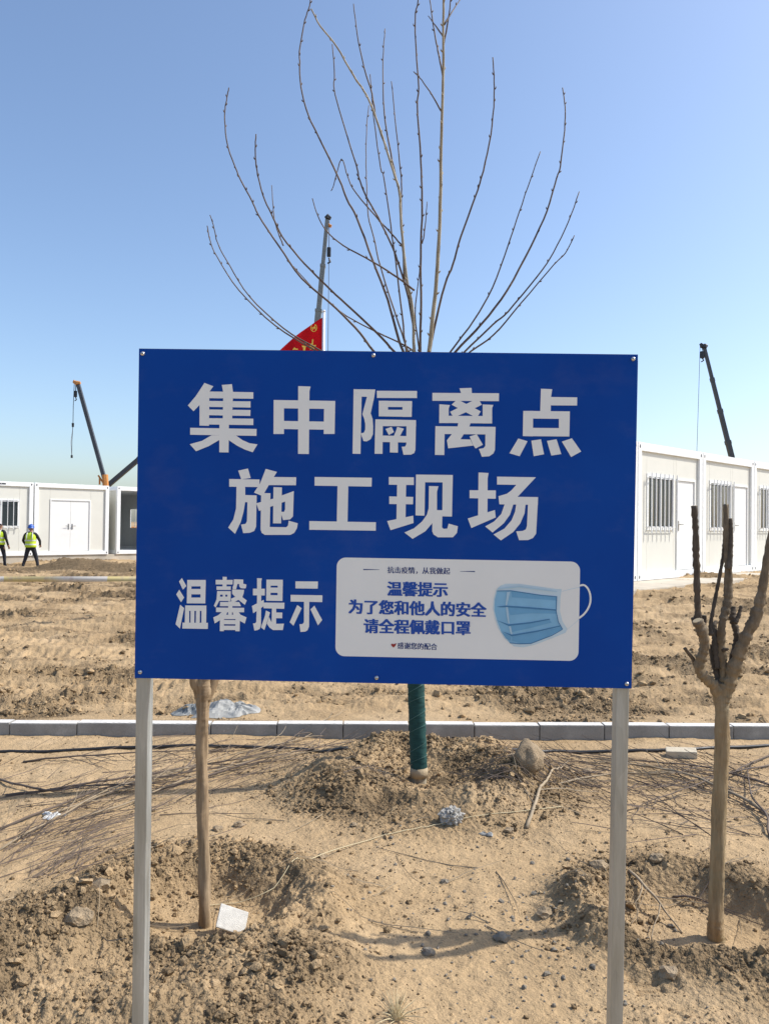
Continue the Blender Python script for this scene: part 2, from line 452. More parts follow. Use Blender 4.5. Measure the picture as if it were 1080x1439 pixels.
class MB:
    def __init__(s): s.v = []; s.f = []; s.mi = []; s.cur = 0
    def _add(s, vs_, fs):
        k = len(s.v); s.v += [tuple(p) for p in vs_]; s.f += [tuple(i + k for i in f) for f in fs]; s.mi += [s.cur] * len(fs); return s
    def box(s, x0, x1, y0, y1, z0, z1):
        return s._add([(x0, y0, z0), (x1, y0, z0), (x1, y1, z0), (x0, y1, z0), (x0, y0, z1), (x1, y0, z1), (x1, y1, z1), (x0, y1, z1)],
                      [(0, 3, 2, 1), (4, 5, 6, 7), (0, 1, 5, 4), (1, 2, 6, 5), (2, 3, 7, 6), (3, 0, 4, 7)])
    def bbox(s, x0, x1, y0, y1, z0, z1, b=.004):
        bm = bmesh.new(); bmesh.ops.create_cube(bm, size=1)
        for v in bm.verts:
            v.co = Vector(((x0 + x1) / 2 + v.co.x * (x1 - x0), (y0 + y1) / 2 + v.co.y * (y1 - y0), (z0 + z1) / 2 + v.co.z * (z1 - z0)))
        bmesh.ops.bevel(bm, geom=list(bm.edges), offset=b, segments=2, affect='EDGES', profile=.6)
        bm.verts.index_update()
        s._add([v.co[:] for v in bm.verts], [[v.index for v in f.verts] for f in bm.faces]); bm.free(); return s
    def tube(s, pts, rad, n=8, cap=True, jit=0., seed=0, ph=0., flute=0.):
        pts = [Vector(p) for p in pts]; r_ = random.Random(seed)
        if not isinstance(rad, (list, tuple)): rad = [rad] * len(pts)
        k = len(s.v); up = None
        for i, p in enumerate(pts):
            d = (pts[min(i + 1, len(pts) - 1)] - pts[max(i - 1, 0)])
            if d.length < 1e-9: d = Vector((0, 0, 1))
            d.normalize()
            if up is None:
                up = Vector((0, 0, 1)) if abs(d.z) < .9 else Vector((1, 0, 0))
            a = (up - d * up.dot(d))
            if a.length < 1e-6: a = d.orthogonal()
            a.normalize(); up = a; b = d.cross(a)
            for j in range(n):
                t = 2 * math.pi * j / n + ph
                rr = rad[i] * (1 + jit * (r_.random() - .5) * 2)
                if flute: rr *= 1 + flute * (math.sin(2 * t + i * .23 + seed) + .7 * math.sin(3 * t - i * .41) + .6 * math.sin(5 * t + i * .17))
                s.v.append(tuple(p + a * (math.cos(t) * rr) + b * (math.sin(t) * rr)))
        m = len(pts)
        for i in range(m - 1):
            for j in range(n):
                j2 = (j + 1) % n
                s.f.append((k + i * n + j, k + i * n + j2, k + (i + 1) * n + j2, k + (i + 1) * n + j)); s.mi.append(s.cur)
        if cap:
            s.f.append(tuple(k + j for j in range(n))[::-1]); s.f.append(tuple(k + (m - 1) * n + j for j in range(n))); s.mi += [s.cur, s.cur]
        return s
    def build(s, name, mat, parent=None, smooth=False, origin=None, auto=None):
        me = bpy.data.meshes.new(name)
        vv = s.v if origin is None else [(p[0] - origin[0], p[1] - origin[1], p[2] - origin[2]) for p in s.v]
        me.from_pydata(vv, [], s.f); me.update()
        mats = mat if isinstance(mat, (list, tuple)) else [mat]
        for m_ in mats: me.materials.append(M[m_])
        if len(mats) > 1: me.polygons.foreach_set('material_index', s.mi)
        if smooth: me.polygons.foreach_set('use_smooth', [True] * len(me.polygons))
        o = bpy.data.objects.new(name, me); COL.objects.link(o)
        if parent: o.parent = parent
        elif origin is not None: o.location = origin
        return o

def spline(P, per=5):
    """Catmull-Rom through points (tuples of any size)"""
    P = [np.array(p, float) for p in P]
    if len(P) < 3: return P
    Q = [2 * P[0] - P[1]] + P + [2 * P[-1] - P[-2]]
    out = []
    for i in range(1, len(Q) - 2):
        for k in range(per):
            t = k / per
            a, b, c, d = Q[i - 1], Q[i], Q[i + 1], Q[i + 2]
            out.append(.5 * (2 * b + (c - a) * t + (2 * a - 5 * b + 4 * c - d) * t * t + (3 * b - a - 3 * c + d) * t ** 3))
    out.append(P[-1])
    return out

def numpy_mesh(name, V, Fq, mat, attr=None, smooth=True, origin=None):
    me = bpy.data.meshes.new(name)
    n, m = len(V), Fq.shape[1]
    me.vertices.add(n); me.vertices.foreach_set('co', V.astype(np.float32).ravel())
    me.loops.add(Fq.size); me.loops.foreach_set('vertex_index', Fq.astype(np.int32).ravel())
    me.polygons.add(len(Fq)); me.polygons.foreach_set('loop_start', np.arange(0, Fq.size, m, dtype=np.int32))
    me.polygons.foreach_set('use_smooth', np.full(len(Fq), smooth))
    me.update(calc_edges=True)
    if attr is not None:
        a = me.attributes.new('damp', 'FLOAT', 'POINT'); a.data.foreach_set('value', attr.astype(np.float32))
    me.materials.append(M[mat])
    o = bpy.data.objects.new(name, me); COL.objects.link(o)
    return o

# ------------------------------------------------------------------ ground sheet
def damp_at(x, y):
    back = ss(kerb_y(x), kerb_y(x) + .1, y)
    m = dig_mask(x, y)
    near = np.clip(m * (.55 + .55 * fbm(x * 4, y * 4, 3, 201)) + .18 * ss(.25, .8, fbm(x * 1.5, y * 1.5, 3, 205)), 0, 1)
    far = np.clip(.08 + .66 * ss(.0, .75, fbm(x * .7, y * 1.6, 3, 103)) + .5 * ss(.15, .8, fbm(x * 1.4, y * 4, 4, 207)) + .15 * fbm(x * 6, y * 9, 3, 209), 0, .9)
    far = np.maximum(far, .85 * ss(23, 23.6, y) * ss(26.6, 25.6, y) * ss(-5, -6.5, x))
    return near * (1 - back) + far * back

def build_ground():
    ys = np.concatenate([[-40, -20, -8, -3, -1, 0, .6, 1.1, 1.5, 1.8, 2.0, 2.15], np.geomspace(2.22, 6.1, 640), np.geomspace(6.11, 34, 360), [36, 39, 44, 52, 65, 90, 140, 250, 500, 1000, 2000, 4000]])
    uc = np.linspace(-1, 1, 740)
    uo = np.geomspace(1, 2.2, 40)[1:]
    far_u = np.array([3, 5, 9, 16, 30, 60])
    u = np.concatenate([-far_u[::-1], -uo[::-1], uc, uo, far_u])
    half = .56 * np.clip(ys, 2.0, 60) + .35
    X = half[:, None] * u[None, :]
    Y = np.repeat(ys[:, None], len(u), 1)
    Z = height(X, Y)
    D = damp_at(X, Y)
    V = np.stack([X, Y, Z], -1).reshape(-1, 3)
    R, C = X.shape
    i = np.arange(R - 1)[:, None] * C + np.arange(C - 1)[None, :]
    Fq = np.stack([i, i + 1, i + C + 1, i + C], -1).reshape(-1, 4)
    o = numpy_mesh('ground', V, Fq, 'soil', D.ravel())
    tag(o, kind='structure')
build_ground()

# ------------------------------------------------------------------ clods
ICO = None
def ico():
    p = (1 + 5 ** .5) / 2
    v = np.array([(-1, p, 0), (1, p, 0), (-1, -p, 0), (1, -p, 0), (0, -1, p), (0, 1, p), (0, -1, -p), (0, 1, -p), (p, 0, -1), (p, 0, 1), (-p, 0, -1), (-p, 0, 1)], float)
    v /= np.linalg.norm(v[0])
    f = np.array([(0, 11, 5), (0, 5, 1), (0, 1, 7), (0, 7, 10), (0, 10, 11), (1, 5, 9), (5, 11, 4), (11, 10, 2), (10, 7, 6), (7, 1, 8),
                  (3, 9, 4), (3, 4, 2), (3, 2, 6), (3, 6, 8), (3, 8, 9), (4, 9, 5), (2, 4, 11), (6, 2, 10), (8, 6, 7), (9, 8, 1)])
    return v, f

def scatter(x, y, size, sink=.25, flat=.75):
    n = len(x)
    v, f = ico()
    Vv = v[None] * (1 + .26 * rng.standard_normal((n, 12, 1)).clip(-1.4, 1.4))
    Vv = Vv * (size[:, None, None] * np.stack([rng.uniform(.75, 1.3, n), rng.uniform(.75, 1.3, n), rng.uniform(.55, 1.0, n) * flat / .75], -1)[:, None, :])
    a = rng.uniform(0, 6.283, n); c, s = np.cos(a)[:, None], np.sin(a)[:, None]
    X = Vv[..., 0] * c - Vv[..., 1] * s; Yy = Vv[..., 0] * s + Vv[..., 1] * c
    t = rng.uniform(-.7, .7, n); c, s = np.cos(t)[:, None], np.sin(t)[:, None]
    Y2 = Yy * c - Vv[..., 2] * s; Z2 = Yy * s + Vv[..., 2] * c
    z = height(x, y)
    P = np.stack([X + x[:, None], Y2 + y[:, None], Z2 + z[:, None] + (size * (.5 - sink))[:, None]], -1)
    F = f[None] + (np.arange(n) * 12)[:, None, None]
    return P.reshape(-1, 3), F.reshape(-1, 3)

def power(n, a, b, k=2.4):
    u = rng.uniform(0, 1, n); return (a ** (1 - k) + u * (b ** (1 - k) - a ** (1 - k))) ** (1 / (1 - k))

def build_clods():
    # dug earth
    N = 260000
    x = rng.uniform(-2.4, 2.6, N); y = rng.uniform(2.25, 5.75, N)
    m = dig_mask(x, y) * (.55 + .6 * fbm(x * 3, y * 3, 2, 301))
    pits = np.ones(N)
    keep = (rng.uniform(0, 1, N) < np.clip(m, 0, 1) ** 1.3 * .72) & (y < kerb_y(x) - .03)
    x, y = x[keep], y[keep]
    s = power(len(x), .0028, .026, 3.0)
    P, F = scatter(x, y, s)
    d = np.repeat(np.clip(.5 + .3 * rng.standard_normal(len(x)) + .2 * fbm(x * 4, y * 4, 3, 201), 0, 1), 12)
    tag(numpy_mesh('soil_clods', P, F, 'soil', d, smooth=False), 'loose crumbly clods of dug earth heaped round the planting pits', 'clods', kind='stuff')
    # thin scatter over the sand and grey gravel patch
    N = 5200
    x = rng.uniform(-2.6, 2.8, N); y = rng.uniform(2.25, 5.7, N)
    k = rng.uniform(0, 1, N) < np.clip(.25 + .5 * fbm(x * 1.8, y * 1.8, 3, 311), 0, 1)
    x, y = x[k], y[k]
    P, F = scatter(x, y, power(len(x), .003, .014, 2.8))
    d = np.repeat(rng.uniform(.1, .9, len(x)), 12)
    tag(numpy_mesh('sand_crumbs', P, F, 'soil', d, smooth=False), 'thin scatter of small earth crumbs on the open sand', 'crumbs', kind='stuff')
    N = 26000
    x = rng.uniform(-2.6, 2.8, N); y = rng.uniform(2.25, 5.7, N)
    k = rng.uniform(0, 1, N) < np.clip(.45 + .7 * fbm(x * 2.2, y * 2.2, 3, 317), .04, 1)
    x, y = x[k], y[k]
    P, F = scatter(x, y, power(len(x), .0014, .0055, 2.6), .2)
    tag(numpy_mesh('sand_grit', P, F, 'soil', np.repeat(rng.uniform(.3, 1, len(x)), 12), smooth=False), 'fine dark grit sprinkled over the open sand', 'grit', kind='stuff')
    # field behind kerb
    N = 130000
    y = np.exp(rng.uniform(math.log(6.0), math.log(26), N)); x = rng.uniform(-1, 1, N) * (.6 * y + .4)
    lum = ss(.0, .8, fbm(x * .7, y * 1.6, 3, 103)) + .4 * ss(.2, .8, fbm(x * 1.4, y * 4, 4, 207)) + .05
    k = (rng.uniform(0, 1, N) < np.clip(lum, 0, 1) * .42) & (y > kerb_y(x) + .16)
    x, y = x[k], y[k]
    # keep the slab before the right-hand cabins clear
    P, F = scatter(x, y, power(len(x), .006, .042, 2.7), .3)
    d = np.repeat(np.clip(.45 + .3 * rng.standard_normal(len(x)), 0, .95), 12)
    tag(numpy_mesh('field_clods', P, F, 'soil', d, smooth=False), 'scattered earth lumps on the rutted field behind the kerb', 'clods', kind='stuff')
    # blue-grey chippings left of the right pit
    N = 420
    x = rng.normal(.50, .34, N); y = rng.normal(3.15, .42, N)
    P, F = scatter(x, y, power(N, .003, .013, 2.5), .25)
    tag(numpy_mesh('gravel_chips', P, F, 'stone_grey', smooth=False), 'sprinkle of grey gravel chips on the sand between the pits', 'gravel', kind='stuff')
build_clods()

# ------------------------------------------------------------------ kerb
def build_kerb():
    root = empty('kerb', (0, KERB_Y0, 0), math.atan(KERB_SLOPE))
    tag(root, kind='structure')
    x0 = at(390, 1025, 5.8).x
    L = .4925
    r = random.Random(3)
    for k in range(-15, 17):
        a = x0 + k * L
        dz = r.uniform(-.004, .004); dy = r.uniform(-.004, .004)
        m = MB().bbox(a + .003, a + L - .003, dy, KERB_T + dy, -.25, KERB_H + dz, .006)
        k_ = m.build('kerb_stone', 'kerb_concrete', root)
        # sunlit top painted as a pale strip, front edge ragged
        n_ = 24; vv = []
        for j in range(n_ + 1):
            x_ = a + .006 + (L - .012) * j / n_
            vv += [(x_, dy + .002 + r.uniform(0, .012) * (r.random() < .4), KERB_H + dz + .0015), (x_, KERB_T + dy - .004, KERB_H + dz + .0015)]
        MB()._add(vv, [(2 * j, 2 * j + 2, 2 * j + 3, 2 * j + 1) for j in range(n_)]).build('lit_top', 'kerb_top_lit', k_)
build_kerb()

# ------------------------------------------------------------------ sign
SIGN_LOC = Vector((-.00107, 1.85212, 1.61578)); SIGN_ROT = (.025739, .005533, -.021632)
SM = Matrix.Translation(SIGN_LOC) @ (Matrix.Rotation(SIGN_ROT[2], 4, 'Z') @ Matrix.Rotation(SIGN_ROT[1], 4, 'Y') @ Matrix.Rotation(SIGN_ROT[0], 4, 'X'))
SMI = SM.inverted()
def on_sign(px, py):
    """photo pixel -> flat artwork position (x right, z up) on the panel"""
    o = SMI @ CAM; d = (SMI.to_3x3() @ ray(px, py))
    k = -o.y / d.y
    return (o.x + d.x * k, o.z + d.z * k)

GLYPHS = [
 (255, 530, 9, [
  [(290,72),(402,115),(355,180),(235,345),(152,430),(80,358),(180,240)], [(228,230),(352,180),(348,615),(228,612)],
  [(330,180),(908,190),(908,272),(330,265)], [(330,300),(873,306),(873,384),(330,375)], [(330,408),(873,415),(870,490),(330,480)],
  [(330,518),(908,525),(908,606),(330,598)], [(510,98),(638,88),(652,190),(640,560),(522,560),(528,190)], [(480,540),(600,540),(596,952),(478,950)],
  [(110,640),(950,655),(948,742),(110,728)], [(380,735),(500,735),(478,795),(345,872),(185,937),(105,848),(260,805)],
  [(590,735),(690,738),(770,795),(860,835),(962,850),(900,950),(800,915),(700,865),(596,795)]]),
 (370, 530, 9, [
  [(130,290),(260,292),(260,718),(128,718)], [(130,288),(908,300),(906,402),(130,392)], [(240,553),(780,562),(775,664),(240,655)],
  [(768,300),(908,302),(900,718),(762,718)], [(440,113),(596,118),(582,180),(575,972),(438,970)]]),
 (485, 530, 9, [
  [(105,152),(208,155),(192,970),(92,968)], [(105,152),(380,155),(365,250),(105,243)], [(275,243),(368,240),(320,460),(215,470)],
  [(215,465),(320,455),(345,530),(352,620),(350,720),(320,785),(270,812),(230,808),(195,712),(235,700),(252,660),(252,590),(240,530)],
  [(398,172),(906,174),(906,264),(400,262)], [(423,298),(843,302),(843,378),(423,376)], [(423,412),(838,412),(836,502),(423,495)],
  [(423,298),(540,298),(540,495),(423,495)], [(722,302),(843,302),(838,502),(722,502)], [(380,533),(893,543),(893,622),(380,618)],
  [(380,533),(475,535),(470,970),(370,968)], [(773,543),(893,543),(885,920),(870,960),(830,980),(735,982),(712,880),(755,878),(770,850)],
  [(508,655),(585,628),(615,695),(550,732)], [(655,628),(740,652),(690,745),(612,745),(640,680)], [(460,738),(780,745),(780,826),(460,820)],
  [(565,800),(665,800),(665,955),(563,952)]]),
 (595, 530, 9, [
  [(452,140),(605,135),(610,210),(475,210)], [(110,198),(952,203),(950,303),(110,298)], [(405,298),(460,298),(722,432),(685,492),(622,490),(352,348)],
  [(620,298),(705,298),(735,348),(655,388),(430,490),(365,490),(333,438),(420,395)], [(198,342),(332,352),(316,395),(316,580),(196,580)],
  [(745,345),(880,350),(865,390),(863,585),(745,585)], [(196,487),(865,492),(863,585),(196,578)], [(440,560),(600,560),(570,640),(425,640)],
  [(148,620),(908,628),(906,725),(148,718)], [(148,620),(265,622),(260,985),(142,983)],
  [(780,628),(908,630),(900,920),(880,965),(830,1000),(735,1007),(697,908),(755,898),(778,870)],
  [(370,700),(520,700),(465,785),(590,788),(625,865),(310,900),(292,800)], [(580,750),(670,722),(748,855),(655,902),(625,860)]]),
 (705, 530, 9, [
  [(492,145),(634,152),(618,260),(615,440),(482,440)], [(600,250),(950,255),(948,358),(600,356)], [(268,426),(857,432),(855,528),(268,522)],
  [(265,640),(853,645),(850,750),(262,745)], [(268,426),(393,426),(390,748),(262,745)], [(718,432),(857,432),(850,750),(718,748)],
  [(205,775),(322,810),(222,1000),(93,962)], [(370,803),(492,785),(530,975),(400,1000)], [(567,806),(688,785),(748,972),(622,992)],
  [(755,815),(882,772),(1000,940),(872,1010)]]),
 (310, 650, 9, [
  [(222,102),(345,75),(380,195),(260,212)], [(108,208),(492,214),(490,310),(108,305)],
  [(200,290),(310,295),(310,500),(290,620),(255,750),(182,902),(95,822),(160,720),(195,580)], [(290,410),(455,415),(455,505),(290,500)],
  [(340,415),(455,415),(448,810),(425,865),(370,888),(285,893),(258,785),(315,775),(333,740)],
  [(570,80),(712,118),(600,300),(530,425),(422,380),(500,260)], [(640,182),(955,186),(952,287),(600,285)],
  [(512,385),(630,388),(620,870),(505,850)],
  [(505,810),(640,815),(830,818),(852,795),(860,735),(975,768),(965,830),(930,890),(880,915),(560,915),(520,890),(505,850)],
  [(450,515),(660,458),(925,360),(922,455),(640,555),(485,612)], [(668,310),(775,315),(765,770),(662,768)],
  [(815,400),(925,365),(915,680),(880,718),(790,728),(755,620),(800,625),(815,590)]]),
 (425, 650, 9, [[(152,182),(875,192),(872,304),(152,292)], [(442,280),(578,280),(568,770),(432,770)], [(85,740),(927,755),(925,862),(85,850)]]),
 (535, 650, 9, [
  [(100,183),(416,187),(416,284),(100,280)], [(205,270),(318,270),(310,760),(195,760)], [(105,428),(408,435),(405,528),(105,524)],
  [(78,740),(408,672),(412,765),(122,855)], [(443,152),(560,155),(550,672),(437,668)], [(443,152),(908,157),(906,252),(443,248)],
  [(780,157),(908,157),(897,683),(775,680)], [(607,297),(726,300),(708,370),(708,600),(650,765),(560,870),(400,965),(297,885),(420,830),(520,745),(580,660),(603,580)],
  [(650,600),(776,603),(772,820),(790,838),(838,835),(855,772),(972,805),(960,890),(910,945),(720,945),(665,910),(648,870)]]),
 (645, 650, 9, [
  [(243,125),(370,132),(358,200),(355,700),(237,700)], [(130,350),(462,352),(460,458),(130,450)], [(107,708),(450,600),(460,695),(152,828)],
  [(477,178),(968,186),(735,435),(600,530),(505,525),(495,425),(600,395),(660,350),(720,282),(477,278)], [(505,430),(995,437),(992,535),(508,528)],
  [(575,520),(685,520),(640,660),(560,770),(420,885),(327,808),(440,745),(530,650)],
  [(720,520),(838,520),(825,640),(770,770),(680,880),(525,985),(432,910),(570,835),(660,730),(705,620)],
  [(868,520),(995,440),(970,900),(930,955),(870,980),(755,982),(718,870),(800,865),(840,845),(855,800)]]),
 (240, 805, 15.98, [
  [(250,115),(350,298),(270,378),(185,195)], [(190,380),(300,555),(230,660),(122,485)], [(210,718),(300,790),(205,1255),(108,1155)],
  [(370,160),(465,160),(460,685),(360,685)], [(670,160),(785,160),(775,685),(665,685)], [(370,160),(785,160),(785,303),(368,303)],
  [(366,362),(780,362),(780,482),(362,482)], [(362,555),(778,555),(775,687),(360,685)], [(325,732),(800,735),(795,855),(322,855)],
  [(322,800),(415,800),(415,1130),(315,1130)], [(448,800),(532,800),(530,1130),(445,1130)], [(570,800),(655,800),(650,1130),(562,1130)],
  [(690,800),(800,800),(795,1130),(688,1130)], [(265,1118),(835,1122),(833,1260),(260,1250)]]),
 (293, 805, 15.98, [
  [(318,88),(410,92),(405,310),(312,310)], [(160,158),(545,160),(540,262),(160,260)], [(180,305),(500,305),(500,385),(180,382)],
  [(195,410),(500,412),(497,492),(195,490)], [(230,535),(497,535),(497,632),(225,630)], [(195,410),(262,410),(258,600),(160,780),(120,740),(180,600)],
  [(320,480),(378,480),(378,545),(318,545)], [(425,412),(500,412),(497,632),(420,632)], [(262,655),(690,655),(730,750),(255,748)],
  [(570,145),(780,150),(780,245),(850,262),(840,340),(815,352),(720,345),(690,300),(690,250),(650,250),(620,370),(545,370),(540,320),(565,270)],
  [(530,375),(800,380),(790,460),(760,545),(860,620),(815,720),(670,605),(600,650),(520,660),(505,580),(600,540),(530,470)],
  [(445,640),(545,640),(525,950),(440,950)], [(170,780),(800,785),(800,885),(170,880)],
  [(310,870),(430,870),(400,940),(250,1070),(140,1135),(108,1000),(220,950)], [(540,870),(670,870),(720,940),(855,1000),(815,1140),(690,1070),(560,945)],
  [(260,940),(700,940),(700,1038),(260,1038)], [(260,1000),(350,1000),(345,1310),(255,1308)], [(608,1000),(705,1000),(700,1310),(602,1310)],
  [(340,1058),(620,1060),(620,1155),(340,1152)], [(340,1185),(620,1188),(620,1285),(340,1282)]]),
 (348, 805, 15.98, [
  [(210,120),(320,125),(305,190),(298,1180),(270,1260),(220,1285),(150,1298),(118,1135),(165,1135),(190,1110),(210,600)],
  [(118,355),(385,358),(383,508),(118,505)], [(95,745),(362,605),(365,745),(122,910)], [(420,155),(515,155),(512,630),(415,625)],
  [(675,155),(788,155),(780,632),(668,632)], [(420,152),(788,155),(788,290),(420,288)], [(418,330),(785,332),(785,450),(416,448)],
  [(416,500),(782,503),(780,632),(415,628)], [(355,668),(825,672),(820,808),(355,795)], [(545,790),(640,790),(638,1200),(535,1200)],
  [(600,890),(778,893),(775,1020),(600,1018)], [(410,845),(502,890),(475,985),(375,1285),(298,1225),(390,960)],
  [(480,990),(530,1100),(640,1145),(815,1140),(790,1285),(570,1285),(490,1230),(430,1140)]]),
 (400, 805, 15.98, [
  [(240,192),(745,195),(740,355),(240,350)], [(132,495),(845,505),(842,658),(132,645)],
  [(432,640),(550,645),(545,1210),(510,1290),(460,1320),(352,1328),(330,1155),(400,1150),(430,1110)],
  [(280,722),(380,795),(195,1188),(110,1110)], [(665,735),(840,1060),(745,1180),(578,820)]]),
]

def flat(polys, y0, step=6e-5):
    """flat printed shapes: list of polygons in (x,z); each a hair above the last"""
    m = MB()
    for i, p in enumerate(polys):
        y = y0 - i * step
        tri = tessellate_polygon([[Vector((a, b, 0)) for a, b in p]])
        vv = [(a, y, b) for a, b in p]
        fs = []
        for t in tri:
            (x1, z1), (x2, z2), (x3, z3) = p[t[0]], p[t[1]], p[t[2]]
            ar = (x2 - x1) * (z3 - z1) - (x3 - x1) * (z2 - z1)
            fs.append(tuple(t) if ar > 0 else tuple(t)[::-1])
        m._add(vv, fs)
    return m

def text_mesh(body, name, mat, parent, px0, py0, px1, py1, hpx, y, bold):
    """printed line of text: baseline-centre from (px0,py0) to (px1,py1) in artwork, hpx tall"""
    cu = bpy.data.curves.new(name, 'FONT'); cu.body = body; cu.size = 1.0; cu.resolution_u = 2
    o = bpy.data.objects.new(name, cu); COL.objects.link(o)
    dg = bpy.context.evaluated_depsgraph_get(); dg.update()
    me = bpy.data.meshes.new_from_object(o.evaluated_get(dg))
    bpy.data.objects.remove(o)
    n = len(me.vertices); co = np.zeros(n * 3); me.vertices.foreach_get('co', co); co = co.reshape(-1, 3)
    x0, x1 = co[:, 0].min(), co[:, 0].max(); z0, z1 = co[:, 1].min(), co[:, 1].max()
    a = np.array(on_sign(px0, py0)); b = np.array(on_sign(px1, py1)); hz = np.array(on_sign(px0, py0 - hpx)) - a
    u = (co[:, 0] - x0) / (x1 - x0); v = (co[:, 1] - (z0 + z1) / 2) / (z1 - z0)
    P = a[None] + u[:, None] * (b - a)[None] + v[:, None] * hz[None]
    faces = [tuple(p.vertices) for p in me.polygons]
    m = MB(); k = 0
    pxs = (b - a)[0] / (px1 - px0)
    for dx, dz in bold:
        k += 1
        m._add([(p[0] + dx * pxs, y - k * 6e-5, p[1] + dz * pxs) for p in P], faces)
    bpy.data.meshes.remove(me)
    return m.build(name, mat, parent)

def build_sign():
    root = empty('notice_board', SIGN_LOC, rot=SIGN_ROT)
    tag(root, 'blue construction site notice board with large white lettering on two metal posts', 'sign')
    W, H = .6, .4
    m = MB(); m.cur = 0; m.bbox(-W, W, .0, .004, -H, H, .0012)
    p = m.build('panel', ['sign_blue'], root)
    # thin darker edging visible at top and right
    m = MB().box(-W - .0012, W + .0012, .0046, .0095, H - .012, H + .0016); m.build('edge_strip', 'sign_edge', root)
    m = MB().box(W - .012, W + .0016, .0048, .0097, -H, H - .0125); m.build('edge_strip', 'sign_edge', root)
    # posts and rails behind
    for px_t in (197.6, 877.0):
        xt = on_sign(px_t, 960 if px_t < 500 else 975)[0]
        m = MB().bbox(xt - .0152, xt + .0152, .0105, .0505, -1.75, H - .004, .003)
        m.build('post', 'galvanised', root)
    xa, xb = on_sign(197.6, 960)[0] + .0158, on_sign(877, 975)[0] - .0158
    for z in (H - .05, -H + .012):
        MB().bbox(xa, xb, .0105, .0355, z, z + .03, .002).build('rail', 'galvanised', root)
    # screws
    for px, py in ((200.5, 497), (524.5, 499.5), (889, 504.5), (197, 944.5), (529, 952.5), (880, 961)):
        x, z = on_sign(px, py)
        s = MB()
        prof = [(.0, -.0052), (.0028, -.0049), (.0046, -.0034), (.0052, -.0012), (.0054, -.0002)]
        n = 14; vv = []; ff = []
        for r_, d in prof[1:]:
            vv += [(x + math.cos(2 * math.pi * j / n) * r_, d, z + math.sin(2 * math.pi * j / n) * r_) for j in range(n)]
        vv.append((x, prof[0][1], z))
        for k in range(len(prof) - 2):
            ff += [(k * n + j, (k + 1) * n + j, (k + 1) * n + (j + 1) % n, k * n + (j + 1) % n) for j in range(n)]
        ff += [(len(vv) - 1, j, (j + 1) % n) for j in range(n)]
        s._add(vv, ff); so = s.build('screw', 'screw_zinc', root, smooth=True)
        MB().box(x - .0034, x + .0034, -.0054, -.0049, z - .0006, z + .0006).build('slot', 'sign_edge', so)
    for ox, oy, k, strokes in GLYPHS:
        polys = [[on_sign(ox + a / k, oy + b / k) for a, b in s_] for s_ in strokes]
        flat(polys, -.0004).build('character', 'print_white', root)
    # info card
    def rnd(px0, py0, px1, py1):
        (xa, za), (xb, zb) = on_sign(px0, py0), on_sign(px1, py1)
        return xa, xb, zb, za
    x0, x1 = on_sign(472, 856)[0], on_sign(813.5, 856)[0]
    z1, z0 = on_sign(642, 786.3)[1], on_sign(642, 925.5)[1]
    r = .022; pts = []
    for cx_, cz_, a0 in ((x1 - r, z1 - r, 0), (x0 + r, z1 - r, 90), (x0 + r, z0 + r, 180), (x1 - r, z0 + r, 270)):
        for k in range(9):
            a = math.radians(a0 + k * 90 / 8); pts.append((cx_ + r * math.cos(a), cz_ + r * math.sin(a)))
    card = flat([pts], -.0004).build('info_card', 'print_card', root)
    Y1 = -.0008
    b2 = [(dx * .95, dz * .35) for dx in (-1, 0, 1) for dz in (-1, 0, 1)]
    b1 = [(-.25, 0), (0, 0), (.25, 0)]
    # lines of print: px0, centre y at px0, px1, centre y at px1
    text_mesh('抗击疫情，从我做起', 'lettering', 'print_navy', card, 544.2, 800.9, 631.8, 802.7, 9.6, Y1, b1)
    text_mesh('温馨提示', 'lettering', 'print_blue', card, 544.5, 827.3, 628.0, 828.7, 20, Y1, b2)
    text_mesh('为了您和他人的安全', 'lettering', 'print_blue', card, 490.3, 852.2, 682.3, 857.2, 20, Y1, b2)
    text_mesh('请全程佩戴口罩', 'lettering', 'print_blue', card, 511.5, 879.6, 660, 882.6, 20, Y1, b2)
    text_mesh('感谢您的配合', 'lettering', 'print_navy', card, 558.5, 907.2, 613.7, 909, 9.2, Y1, b1)
    for pl in ([(510.3, 799.6), (533, 800.3), (533, 800.7), (510.3, 801.2)], [(646, 802.7), (667, 802.4), (667, 803.9), (646, 803.1)]):
        flat([[on_sign(a, b) for a, b in pl]], Y1).build('dash', 'print_navy', card)
    hp = []
    for k in range(24):
        t = 2 * math.pi * k / 24
        hp.append(on_sign(552.6 + 3.3 * math.sin(t) ** 3, 907 - .21 * (13 * math.cos(t) - 5 * math.cos(2 * t) - 2 * math.cos(3 * t) - math.cos(4 * t))))
    tail = [on_sign(a, b) for a, b in ((553.4, 905.6), (556.0, 904.1), (557.3, 904.3), (556.4, 905.4), (554.2, 907))]
    flat([hp, tail], Y1).build('heart', 'print_red', card)
    # mask picture
    mp = lambda L: [on_sign(680 + a / 6.75, 795 + b / 6.75) for a, b in L]
    rim = [(112,232),(150,192),(200,172),(330,172),(520,198),(690,222),(735,222),(722,300),(717,430),(742,530),(787,600),(772,635),(640,690),(480,750),(370,775),(280,765),(190,690),(130,590),(100,500),(82,400),(90,310)]
    mk = flat([mp(rim)], Y1).build('mask_picture', 'mask_rim', card)
    Y2 = Y1 - .0002
    body = [(120,240),(250,237),(540,280),(686,294),(681,430),(700,530),(742,602),(640,660),(440,737),(330,740),(240,730),(160,625),(120,520),(95,420),(100,320)]
    flat([mp(body)], Y2).build('mask_body', 'mask_blue', mk)
    Y3 = Y2 - .0002
